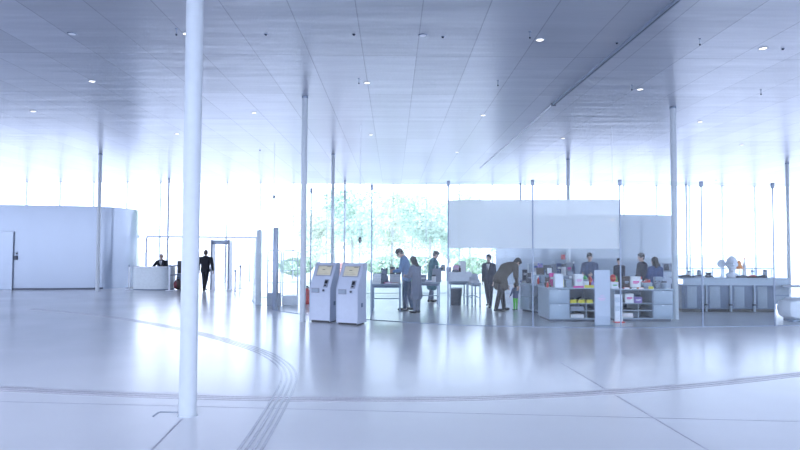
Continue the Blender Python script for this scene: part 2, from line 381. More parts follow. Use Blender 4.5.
# ------------------------------------------------------------------ reception and security (far left)
pl, pr = ground(131, 290), ground(167, 290.3)
t = thing('reception_desk', 'pale curved reception desk with glassy front at the far left', 'desk', ((pl.x+pr.x)/2, pl.y+.5, 0))
w = (pr.x-pl.x)/2
fr = [Vector((-w, .35, 0)), Vector((-w+.02, -.30, 0)), Vector((-w*.5, -.5, 0)), Vector((w*.45, -.5, 0)), Vector((w-.05, -.2, 0)), Vector((w, .35, 0))]
P = spline(fr, 8)
obj('front_panel', G().strip(*ribbon(P, .06), .04, .98), 'desk', t); obj('plinth', G().strip(*ribbon([p*.97 for p in P], .05), 0, .045), 'cabd', t)
gg = G(); top = [gg.bm.verts.new((p.x*1.02, p.y*1.02, 1.02)) for p in P]; bot = [gg.bm.verts.new((p.x*1.02, p.y*1.02, .98)) for p in P]
gg.bm.faces.new(top); gg.bm.faces.new(bot[::-1])
for i in range(len(P)): j = (i+1) % len(P); gg.bm.faces.new((bot[i], bot[j], top[j], top[i]))
obj('counter_top', gg, 'white', t)
def stanchion(px, py, label, h=1.08, belt=None):
    e = ground(px, py); t = thing('barrier_post', label, 'barrier post', e, 0, 'white barrier posts by the entrance')
    obj('base', G().lathe([(.16, 0), (.16, .015), (.05, .03)]), 'white', t); obj('pole', G().cyl((0, 0, .02), (0, 0, h), .035), 'white', t); obj('cap', G().cyl((0, 0, h-.08), (0, 0, h+.02), .045), 'steel', t)
    if belt:
        q = ground(*belt)-e
        for z in (h-.07, h-.47):
            obj('belt', G().strip(*ribbon([Vector((0, 0, 0)), q], .012), z, z+.06), 'grey', t)
stanchion(129, 289.5, 'white barrier post at the left end of the reception desk')
stanchion(169.3, 290.6, 'white belt post at the right end of the reception desk', 1.1, (178, 289.3))
stanchion(240, 288.5, 'thin white barrier post right of the metal detector gate', 1.05)
stanchion(235, 291, 'thin white barrier post at the right foot of the metal detector', .9)
e = ground(179.8, 289.5); t = thing('equipment_cabinet', 'grey cabinet with dark case on top, half hidden by the near column', 'cabinet', (e.x+.17, e.y+.3, 0))
obj('body', G().box(-.34, .34, -.25, .25, .04, .72, .02), 'grey', t); obj('plinth', G().box(-.3, .3, -.22, .22, 0, .05), 'black', t)
obj('door', G().box(-.31, .31, -.265, -.25, .08, .69), 'cabd', t)
tag(obj('equipment_case', G().box(-.34, .3, -.22, .22, 0, .55, .03), 'black', loc=(e.x+.17, e.y+.3, .72)), 'black equipment case on top of the grey cabinet by the near column', 'case')
t = thing('travel_bag', 'dark red bag on the floor against the grey cabinet', 'bag', (e.x-.06, e.y-.1, 0))
obj('body', G().ball((0, 0, .24), (.16, .14, .24)), 'bbrown', t); obj('flap', G().ball((-.05, -.03, .22), (.13, .12, .2)), 'maroon', t); obj('handle', G().tube([(-.07, 0, .44), (-.05, 0, .54), (.05, 0, .54), (.07, 0, .44)], .012), 'black', t)
# metal detector gate
ml, mr = ground(212.7, 289.8), ground(230, 289.8); w = (mr.x-ml.x)/2
t = thing('metal_detector', 'walk-through metal detector gate with thin frame beside the man in black', 'metal detector', ((ml.x+mr.x)/2, ml.y, 0))
for s in (-1, 1):
    obj('side_panel', G().box(s*w-.03, s*w+.03, -.28, .28, .01, 2.2, .02), 'white', t); obj('edge_strip', G().box(s*w-.036, s*w+.036, -.31, -.27, 0, 2.22, .008), 'grey', t)
    obj('foot', G().box(s*w-.08, s*w+.08, -.36, .36, 0, .03, .01), 'white', t)
obj('header', G().box(-w, w, -.26, .26, 2.02, 2.2, .02), 'steel', t)
# entrance portal
y = 33.0; e0, e1 = at(196, 236, y), at(256, 238, y)
d = bpy.data.objects.new('door_2', None); C.objects.link(d); d.location = (e0.x, y, 0); d['kind'] = 'structure'; d['label'] = 'glazed entrance portal behind the metal detector'; d['category'] = 'door'
wd = e1.x-e0.x
obj('lintel', G().box(-2.6, wd, -.08, .08, 2.38, 2.48), 'white', d)
for xx in (-2.6, 0, wd*.5, wd): obj('jamb', G().box(xx-.04, xx+.04, -.06, .06, 0, 2.38), 'white', d)
for xx in (-2.6, .02, wd*.5): obj('pane', G().box(xx+.06, xx+(2.5 if xx < 0 else wd*.5-.06), -.01, .01, .02, 2.34), 'fglass', d)

# ------------------------------------------------------------------ people
def remesh(g, name, m, vox, parent, smooth=2):
    me = bpy.data.meshes.new('tmp'); g.bm.to_mesh(me); g.bm.free()
    o = bpy.data.objects.new('tmp', me); C.objects.link(o)
    r = o.modifiers.new('r', 'REMESH'); r.mode = 'VOXEL'; r.voxel_size = vox
    sm = o.modifiers.new('s', 'SMOOTH'); sm.iterations = smooth; sm.factor = .5
    dg = bpy.context.evaluated_depsgraph_get()
    me2 = bpy.data.meshes.new_from_object(o.evaluated_get(dg)); me2.name = name
    bpy.data.objects.remove(o); bpy.data.meshes.remove(me)
    for p in me2.polygons: p.use_smooth = True
    me2.materials.clear()
    return link(name, me2, m, parent)
def person(label, loc, rotz, H=1.75, lean=0, hunch=0, head=0, hyaw=0, arms=((5, 8, 10), (5, 8, 10)), legs=((0, 0), (0, 0)), seat=None,
           top='navy', bottom='navy', hair='hair', hairstyle='short', coat=0.0, vshirt=False, skirt=None, bald=False, bulk=1.0, headscale=1.0, sleeve='long', topname='jacket', girth=1.08):
    s = H/1.75
    rx = lambda a: Matrix.Rotation(R(a), 3, 'X')
    V = Vector
    LT, LS = .43, .42
    legpts = []; low = 9
    for i, sd in enumerate((-1, 1)):
        hf, kf = legs[i]; h = V((sd*.09, 0, 0)); kn = h+rx(hf) @ V((sd*.005, 0, -LT)); an = kn+rx(hf-kf) @ V((0, 0, -LS))
        legpts.append([h, kn, an]); low = min(low, an.z)
    hz = (.085-low) if seat is None else seat/s+.10
    P0 = V((0, 0, hz))
    legpts = [[p+P0 for p in L] for L in legpts]
    if seat is None:
        pass
    T1 = rx(-lean); T2 = rx(-(lean+hunch))
    waist = P0+T1 @ V((0, 0, .14)); chest = waist+T1 @ V((0, .01, .16)); up = chest+T2 @ V((0, 0, .17)); nb = up+T2 @ V((0, -.005, .075))
    Hm = T2 @ rx(-head) @ Matrix.Rotation(R(hyaw), 3, 'Z')
    hb = nb+T2 @ V((0, .01, .05)); hc = hb+Hm @ V((0, .02, .10))
    sh, el, wr, hd = [], [], [], []
    for i, sd in enumerate((-1, 1)):
        fl, ab, eb = arms[i]
        sp = up+T2 @ V((sd*.185*bulk, 0, -.01)); Ry = Matrix.Rotation(R(-sd*ab), 3, 'Y')
        e_ = sp+T2 @ (Ry @ (rx(fl) @ V((0, 0, -.29)))); Ry2 = Matrix.Rotation(R(-sd*ab*.3+sd*(eb*.22)), 3, 'Y') if eb < 200 else Ry
        fd = T2 @ (Matrix.Rotation(R(sd*min(30, eb*.3)), 3, 'Z') @ (Matrix.Rotation(R(-sd*ab*.4), 3, 'Y') @ (rx(fl+eb) @ V((0, 0, -1)))))
        w_ = e_+fd*.25
        sh.append(sp); el.append(e_); wr.append(w_); hd.append(fd)
    root = thing('person', label, 'person', loc, rotz, 'people in the hall')
    # --- continuous body
    g = G(); c = lambda a, b, ra, rb=None: g.caps(a*s, b*s, ra*s, (ra if rb is None else rb)*s)
    for sd in (-1, 1):
        o = V((sd*.05, 0, 0)); c(P0+T1 @ o, waist+T1 @ (o*.9), .095, .09); c(waist+T1 @ (o*.9), chest+T1 @ o*1.2, .09, .1); c(chest+T1 @ o*1.2, up+T2 @ o*1.2, .1, .075)
    c(up+T2 @ V((-.15, 0, 0)), up+T2 @ V((.15, 0, 0)), .06); c(up, nb, .075, .055); c(nb, hb+Hm @ V((0, .01, .04)), .055, .05)
    hs = s*headscale
    g.ball(hc*s+Hm @ V((0, -.008, .03))*hs, (.076*hs, .094*hs, .098*hs), 3, Hm); g.ball(hc*s+Hm @ V((0, .022, -.045))*hs, (.058*hs, .066*hs, .075*hs), 2, Hm); g.ball(hc*s+Hm @ V((0, .068, -.10))*hs, .022*hs)
    g.caps(hc*s+Hm @ V((0, .082, .02))*hs, hc*s+Hm @ V((0, .108, -.025))*hs, .010*hs, .016*hs)
    g.caps(hc*s+Hm @ V((-.04, .078, .03))*hs, hc*s+Hm @ V((.04, .078, .03))*hs, .012*hs)
    for sd in (-1, 1): g.ball(hc*s+Hm @ V((sd*.078, -.005, -.008))*hs, (.012*hs, .022*hs, .034*hs), 2, Hm)
    for i, sd in enumerate((-1, 1)):
        c(sh[i], el[i], .05, .038); c(el[i], wr[i], .038, .026)
        d_ = hd[i]; inn = (T2 @ V((-sd, 0, 0))); inn = (inn-d_*inn.dot(d_)).normalized(); wv = d_.cross(inn)*(sd)
        if wv.dot(T2 @ V((0, 1, .6))) < 0: wv = -wv
        p0 = wr[i]
        for k in (-1.5, -.5, .5, 1.5):
            c(p0+d_*.015+wv*k*.012, p0+d_*.085+wv*k*.019, .0135)
            L = (.068, .080, .086, .074)[int(k+1.5)]; b0 = p0+d_*.088+wv*k*.0195; b1 = b0+(d_*.9+inn*.35).normalized()*L*.5; b2 = b1+(d_*.6+inn*.8).normalized()*L*.5
            c(b0, b1, .0095, .009); c(b1, b2, .009, .008)
        b0 = p0+d_*.03+wv*.03; b1 = b0+(d_*.6+wv*.75+inn*.2).normalized()*.042; b2 = b1+(d_*.85+wv*.2+inn*.4).normalized()*.034
        c(b0, b1, .0125, .0105); c(b1, b2, .0105, .0085)
        h, kn, an = legpts[i]; c(h, kn, .08, .052); c(kn, an, .052, .036)
        ft = an+V((sd*.015, .15, 0)); ft.z = max(an.z-.055, .03); hl = V((an.x, an.y-.03, max(an.z-.05, .035))); c(an, hl, .036); c(hl, ft, .034, .028)
    body = remesh(g, 'body', 'skin', .0075*max(s, .6), root, 1)
    for sd in (-1, 1):
        obj('eye', G().ball(hc*s+Hm @ V((sd*.032, .082, .008))*hs, .010*hs), 'dsteel', root)
    obj('mouth', G().ball(hc*s+Hm @ V((0, .084, -.065))*hs, (.024*hs, .010*hs, .007*hs), 2, Hm), 'lips', root)
    # --- hair
    if not bald:
        g = G(); g.ball(hc*s+Hm @ V((0, -.016, .048))*hs, (.09*hs, .105*hs, .10*hs), 3, Hm)
        g.ball(hc*s+Hm @ V((0, -.05, 0))*hs, (.08*hs, .06*hs, .09*hs), 2, Hm)
        g.ball(hc*s+Hm @ V((.02, .045, .095))*hs, (.055*hs, .05*hs, .03*hs), 2, Hm)
        if hairstyle == 'long':
            for dx in (-.045, 0, .045): g.caps(hc*s+Hm @ V((dx, -.055, 0))*hs, hc*s+Hm @ V((dx*1.2, -.07, -.20))*hs, .048*hs, .035*hs)
            for sd in (-1, 1): g.caps(hc*s+Hm @ V((sd*.075, -.01, .03))*hs, hc*s+Hm @ V((sd*.085, -.01, -.15))*hs, .025*hs, .02*hs)
        remesh(g, 'hair', hair, .009, root)
    # --- clothes
    g = G()
    for sd in (-1, 1):
        o = V((sd*.055, 0, 0)); hem = P0+T1 @ V((sd*.07, 0, -.06))
        c(hem, waist+T1 @ (o*.95), .115*girth, .108*girth); c(waist+T1 @ o, chest+T1 @ o*1.2, .108*girth, .118*girth); c(chest+T1 @ o*1.2, up+T2 @ o*1.25, .118*girth, .09*girth)
        if coat:
            for i in (0, 1):
                h, kn, an = legpts[i]; q = P0+V((sd*.1, -.0, 0)); c(P0+V((sd*.06, 0, -.02)), V((q.x*1.1+((h+kn)/2-P0).x*.2, (legpts[0][1].y+legpts[1][1].y)/2+.02*(1 if i else -1), max(.3, P0.z-coat))), .115, .12)
    c(up+T2 @ V((-.16, 0, 0)), up+T2 @ V((.16, 0, 0)), .073); c(up, nb-T2 @ V((0, 0, .01)), .085, .066)
    for i in (0, 1):
        c(sh[i], el[i], .066*girth, .054*girth)
        c(el[i], el[i]+(wr[i]-el[i])*.92, .054, .042)
    remesh(g, topname, top, .013*max(s, .6), root, 3)
    g = G()
    for i, sd in enumerate((-1, 1)):
        h, kn, an = legpts[i]; c(P0+V((sd*.05, 0, .06)), h, .105, .1); c(h, kn, .097, .07); c(kn, an+(kn-an)*.02, .07, .055)
    remesh(g, 'trousers', bottom, .012*max(s, .6), root, 3)
    for i, sd in enumerate((-1, 1)):
        h, kn, an = legpts[i]; g = G(); ft = an+V((sd*.015, .16, 0)); ft.z = max(an.z-.05, .038); hl = V((an.x, an.y-.035, max(an.z-.045, .04)))
        c(an, hl, .045, .04); c(hl, ft, .042, .036); remesh(g, 'shoe', 'shoe', .009, root)
    if vshirt:
        b = up+T2 @ V((0, .095, .03)); q = chest+T1 @ V((0, .125, -.02)); g = G()
        g.caps((b+V((-.03, 0, 0)))*s, q*s, .022*s, .012*s); g.caps((b+V((.03, 0, 0)))*s, q*s, .022*s, .012*s); obj('shirt_front', g, 'shirt', root)
        g = G(); g.caps((b+V((0, .015, .0)))*s, (q+V((0, .01, -.02)))*s, .012*s, .016*s); obj('necktie', g, 'black', root)
    return root, [w*s for w in wr], [d_ for d_ in hd]

def onfloor(px, py): return ground(px, py)
pA = onfloor(406.5, 310.5)
person('man in light blue shirt bowing his head over the left book table', pA, R(75), 1.92, lean=5, hunch=8, head=36, arms=((22, 8, 72), (20, 8, 80)), legs=((4, 4), (-6, 6)), top='lblue', bottom='jeans', topname='shirt')
person('woman with long dark hair in long grey coat beside the man in blue', onfloor(416.5, 313), R(50), 1.64, lean=3, hunch=6, head=14, arms=((25, 8, 75), (25, 8, 75)), top='gcoat', bottom='gcoat', hairstyle='long', coat=.42, topname='coat')
pt, wr_, hd_ = person('man in long teal coat facing right and reading at the back table', onfloor(432, 302), R(-72), 1.8, lean=3, hunch=5, head=18, arms=((18, 8, 85), (18, 8, 85)), legs=((3, 0), (-6, 6)), top='teal', bottom='greyb', coat=.42, topname='coat')
hands = pt.matrix_basis @ ((wr_[0]+hd_[0]*.1+wr_[1]+hd_[1]*.1)/2)
person('man in dark suit and white shirt striding between table and bending man', onfloor(489, 307.2), R(155), 1.70, bulk=.93, girth=1.0, arms=((10, 7, 14), (-8, 7, 12)), legs=((14, 4), (-14, 10)), top='navy', bottom='navy', vshirt=True)
person('man in brown jacket bending forward over the small child', onfloor(500.5, 311), R(-66), 1.93, lean=37, hunch=25, head=-4, arms=((62, 24, 14), (56, 20, 20)), legs=((16, 8), (-12, 4)), top='brown', bottom='btrou', coat=.24, bulk=1.25, girth=1.34)
person('small child in bright green trousers standing by the shop counter', onfloor(515.5, 310.5), R(25), .82, headscale=1.45, head=-8, arms=((15, 12, 25), (15, 12, 25)), top='greyb', bottom='green', hair='hairb', topname='jumper')
q = at(590, 270, 18.9); person('man in grey blue top standing behind the left shop counter', (q.x, q.y, 0), R(150), 1.75, head=10, hyaw=15, arms=((25, 8, 60), (25, 8, 60)), top='greyb', bottom='navy', topname='shirt')
q = at(619.5, 270, 21.5); person('small dark-clad shopper glimpsed behind the red and green toys', (q.x, q.y, 0), R(140), 1.57, head=5, bulk=.88, girth=.95, arms=((6, 4, 20), (6, 4, 20)), top='navy', bottom='navy')
q = at(642.5, 270, 19.1); person('young man in dark jacket facing left behind the right shop counter', (q.x, q.y, 0), R(98), 1.75, head=5, arms=((6, 5, 30), (6, 5, 30)), bulk=.95, top='navy', bottom='navy')
q = at(655.5, 270, 18.1); person('woman in blue top seen from behind at the right shop counter', (q.x, q.y, 0), R(8), 1.64, head=4, hyaw=20, arms=((10, 10, 40), (10, 10, 40)), top='bluet', bottom='navy', hair='hair', hairstyle='long', topname='sweater')
person('man in black suit walking away toward the metal detector', onfloor(205, 291), R(-6), 1.76, arms=((8, 16, 12), (-12, 18, 18)), legs=((8, 3), (-12, 14)), top='suit', bottom='suit', hair='hairb', bulk=1.28, girth=1.2)
pc = Vector(((pl.x+pr.x)/2+.16, pl.y+.95, 0))
person('seated receptionist in dark suit behind the pale reception desk', pc, R(178), 1.78, seat=.64, head=4, arms=((38, 24, 50), (38, 24, 50)), legs=((86, 86), (86, 86)), top='suit', bottom='suit', hair='hairb', bald=True, vshirt=True, bulk=1.1)
t = thing('desk_chair', 'dark chair carrying the receptionist behind the reception desk', 'chair', (pc.x, pc.y+.02, 0))
obj('seat', G().box(-.23, .23, -.25, .22, .58, .635, .02), 'dgrey', t); obj('backrest', G().box(-.2, .2, .26, .30, .74, 1.1, .015), 'dgrey', t); obj('back_bar', G().box(-.03, .03, .21, .27, .58, .8), 'dsteel', t)
obj('gas_stem', G().cyl((0, 0, .06), (0, 0, .59), .03), 'dsteel', t)
for k in range(5):
    a_ = k*2*math.pi/5; obj('leg', G().cyl((0, 0, .08), (.28*math.cos(a_), .28*math.sin(a_), .03), .022), 'dsteel', t)
t = thing('open_book', 'grey book held open by the man in the teal coat', 'book', (hands.x, hands.y, hands.z-.10), R(-72))
for sd in (-1, 1): obj('cover', G().box(min(0, sd*.15), max(0, sd*.15), -.01, .01, 0, .23, .004), 'grey', t)
obj('pages', G().box(-.13, .13, -.024, -.01, .01, .22), 'paper', t)

# ------------------------------------------------------------------ shop furniture
def table(name, px0, px1, py, dep, h, label):
    a, b = ground(px0, py), ground(px1, py); w = b.x-a.x
    t = thing(name, label, 'table', (a.x+w/2, a.y+dep/2, 0), 0, 'book tables in the shop')
    obj('table_top', G().box(-w/2, w/2, -dep/2, dep/2, h-.05, h, .006), 'cab', t)
    ob = obj('apron', G().box(-w/2+.03, w/2-.03, -dep/2+.03, dep/2-.03, h-.11, h-.05), 'cabd', t)
    for sx in (-1, 1):
        for sy in (-1, 1): obj('leg', G().box(sx*(w/2-.03)-.022, sx*(w/2-.03)+.022, sy*(dep/2-.03)-.022, sy*(dep/2-.03)+.022, 0, h-.05), 'steel', t)
        obj('stretcher', G().box(sx*(w/2-.03)-.012, sx*(w/2-.03)+.012, -dep/2+.03, dep/2-.03, .28, .31), 'steel', t)
    obj('stretcher', G().box(-w/2+.03, w/2-.03, dep/2-.045, dep/2-.02, .28, .31), 'steel', t)
    return (a.x, b.x, a.y, a.y+dep, h)
T1 = table('display_table', 371.5, 401, 311, 1.0, .80, 'grey metal book table just right of the kiosks')
T2 = table('display_table', 407, 440, 306.5, .8, .78, 'grey metal book table behind the man in blue')
T3 = table('display_table', 449.5, 468, 306, .9, .80, 'grey metal table carrying the long white box')
T4 = table('display_table', 471.3, 481, 307.5, 1.2, .78, 'narrow grey table left of the man in dark suit')

def cabinet(name, pL, pR, dep, h, split, label, closed_right=False, rows=2, twoway=None):
    d = (pR-pL); w = d.length; rz = math.atan2(d.y, d.x)
    t = thing(name, label, 'counter', (pL.x, pL.y, 0), rz, 'white shop counters')
    th = .025
    obj('plinth', G().box(.04, w-.04, .05, dep-.05, 0, .06), 'dsteel', t)
    obj('bottom_panel', G().box(0, w, 0, dep, .06, .085), 'cab', t); obj('worktop', G().box(-.015, w+.015, -.015, dep+.015, h-.03, h, .004), 'top', t)
    for x_ in (0, w-th): obj('side_panel', G().box(x_, x_+th, 0, dep, .085, h-.03), 'cab', t)
    obj('back_panel', G().box(th, w-th, dep-th, dep, .085, h-.03), 'cabd', t)
    sx = split*w
    obj('divider', G().box(sx-th/2, sx+th/2, 0.01, dep-th, .085, h-.03), 'cab', t)
    lo, hi = (sx+th/2, w-th) if closed_right else (th, sx-th/2)
    for r in range(rows):
        z0 = .09+(h-.12)*r/rows; z1 = .085+(h-.12)*(r+1)/rows-.008
        dd = obj('drawer_front', G().box(lo+.004, hi-.004, -.012, .012, z0, z1, .003), 'top', t)
        obj('pull', G().box((lo+hi)/2-.03, (lo+hi)/2+.03, -.02, -.011, z1-.03, z1-.018), 'lamp' if False else 'white', dd)
    lo, hi = (th, sx-th/2) if closed_right else (sx+th/2, w-th)
    zs = []
    for z in (.27, .45):
        obj('shelf', G().box(lo, hi, .02, dep-th, z, z+.02), 'cab', t); zs.append(z+.02)
    mid = lo+(hi-lo)*(.62); obj('upright', G().box(mid-.01, mid+.01, .02, dep-th, .085, .45), 'cab', t)
    Mw = Matrix.Translation((pL.x, pL.y, 0)) @ Matrix.Rotation(rz, 4, 'Z')
    return dict(M=Mw, w=w, dep=dep, h=h, lo=lo, hi=hi, zs=zs, rz=rz)
bL, bR = ground(549, 321.7), ground(598, 321.7)
cB = cabinet('shop_counter', bL, bR, 1.05, .87, .42, 'white shop counter with yellow trays in its open shelves')
gB = bpy.data.objects  # side frame of counter B
cL, cR = ground(614.5, 321.5), ground(673.5, 321.5)
cC = cabinet('shop_counter', cL, cR, .75, .84, .66, 'white shop counter behind the poster stand with drawers on its right', closed_right=True)
aL, aR = ground(520.5, 310.8), ground(539.5, 314)
cA = cabinet('shop_counter', aL, aR, .7, .85, .5, 'white shop counter behind the child, at an angle')
# tall pale stand in front
e = ground(606, 327)
t = thing('poster_stand', 'tall white poster stand before the gap between the two counters', 'poster stand', (e.x, e.y+.25, 0))
obj('base', G().box(-.22, .22, -.14, .14, 0, .025, .006), 'cab', t); obj('panel', G().box(-.19, .19, -.02, .02, .025, 1.36, .008), 'kiosk', t)
obj('poster', G().box(-.165, .165, -.026, -.02, .25, 1.30), 'kiosk', t)
for z, w_ in ((.62, .09), (.66, .12), (.72, .06)): obj('print_mark', G().box(-w_, w_*.6, -.029, -.0255, z, z+.018), 'lpink', t)

# right hand long counter
rl, rr = ground(681, 312), ground(776, 312.3); w = rr.x-rl.x; H = 1.03
t = thing('service_counter', 'long pale service counter with four cabinet bays at the right', 'counter', (rl.x, rl.y, 0))
rd = .75
obj('worktop', G().box(.02, w+.45, -.06, rd+.05, H-.04, H, .006), 'top', t); obj('fascia', G().box(.06, w+.4, -.04, -.01, H-.22, H-.04), 'top', t)
obj('carcass', G().box(.04, w, .03, rd, .09, H-.22), 'cabd', t); obj('plinth', G().box(.06, w-.02, .06, rd-.05, 0, .09), 'black', t)
xs = [.08]+[(ground(p, 312).x-rl.x) for p in (705.5, 729.5, 752.5)]+[w]
for i in range(4):
    dr = obj('door', G().box(xs[i]+.03, xs[i+1]-.03, .0, .03, .11, H-.24, .006), 'cabd', t)
    obj('door_panel', G().box(xs[i]+.03+(xs[i+1]-xs[i])*.12, xs[i]+.03+(xs[i+1]-xs[i])*.55, -.012, .002, .13, H-.26, .006), 'cab', dr)
for x_ in xs[1:4]:
    pp = obj('bay_post', G().box(x_-.022, x_+.022, -.05, .01, .02, H-.22), 'top', t); obj('post_foot', G().box(x_-.07, x_+.05, -.06, -.01, .2, .25, .008), 'dsteel', pp)
obj('end_panel', G().box(w, w+.42, .05, rd, .25, H-.22), 'cab', t)
for z in (.25, .5): obj('end_shelf_line', G().box(w, w+.42, .035, .05, z, z+.02), 'cabd', t)
obj('end_leg', G().box(w+.36, w+.42, .05, .11, 0, .25), 'cab', t)
RC = (rl.x, rl.y, w)
t = thing('glass_screen', 'low clear glass rail screen along the back of the long counter', 'glass screen', (rl.x, rl.y+.6, H))
obj('pane', G().box(0, w+.3, -.006, .006, .02, .27), 'acry', t); obj('top_rail', G().cyl((0, 0, .275), (w+.3, 0, .275), .012), 'steel', t)
for i in range(6): obj('post', G().cyl((.05+i*(w+.2)/5, 0, 0), (.05+i*(w+.2)/5, 0, .275), .012), 'steel', t)

# bust
e = at(732, 279, rl.y+.3); t = thing('plaster_bust', 'white plaster head standing on the long right counter', 'sculpture', (e.x, rl.y+.3, H), R(160))
g = G()
g.ball((0, 0, .44), (.155, .19, .22), 3); g.ball((0, .06, .30), (.11, .12, .13)); g.caps((0, .0, .12), (0, -.01, .32), .09, .085); g.caps((0, .17, .44), (0, .215, .38), .025, .035)
g.ball((0, .14, .22), .045); g.caps((-.11, 0, .07), (.11, 0, .07), .07); g.lathe([(.14, 0), (.14, .03), (.11, .06)])
for sd in (-1, 1): g.ball((sd*.155, -.01, .40), (.025, .045, .07))
remesh(g, 'head', 'plaster', .012, t)
obj('hair_knot', G().ball((-.0, -.2, .50), (.10, .09, .13)), 'plaster', t)
e = at(721.5, 278, rl.y+.45); t = thing('desk_fan', 'small white disc-shaped fan or lamp left of the plaster head', 'desk lamp', (e.x, rl.y+.45, H))
obj('base', G().lathe([(.07, 0), (.07, .015), (.02, .03)]), 'white', t); obj('stem', G().cyl((0, 0, .02), (0, 0, .34), .012), 'white', t); obj('disc', G().cyl((0, -.03, .42), (0, .03, .42), .12, n=24), 'plaster', t)

# armchair and side table, lower right
e = ground(803, 321.5); t = thing('pouf_seat', 'white rounded pouf seat at the lower right corner of the shop glass', 'seat', (e.x, e.y+.1, 0))
obj('cushion', G().box(-.52, .52, -.36, .36, .04, .62, .25), 'white', t); obj('base', G().box(-.34, .34, -.2, .2, 0, .06, .01), 'steel', t)
e = ground(803, 316); t = thing('pedestal_table', 'white pedestal table at the right edge beyond the white pouf', 'table', (e.x+.15, e.y+.2, 0))
obj('table_top', G().lathe([(.50, .81), (.52, .82), (.52, .84), (.5, .85)], n=40), 'white', t); obj('stem', G().cyl((0, 0, .02), (0, 0, .81), .035), 'white', t); obj('foot', G().lathe([(.26, 0), (.26, .015), (.05, .03)]), 'white', t)

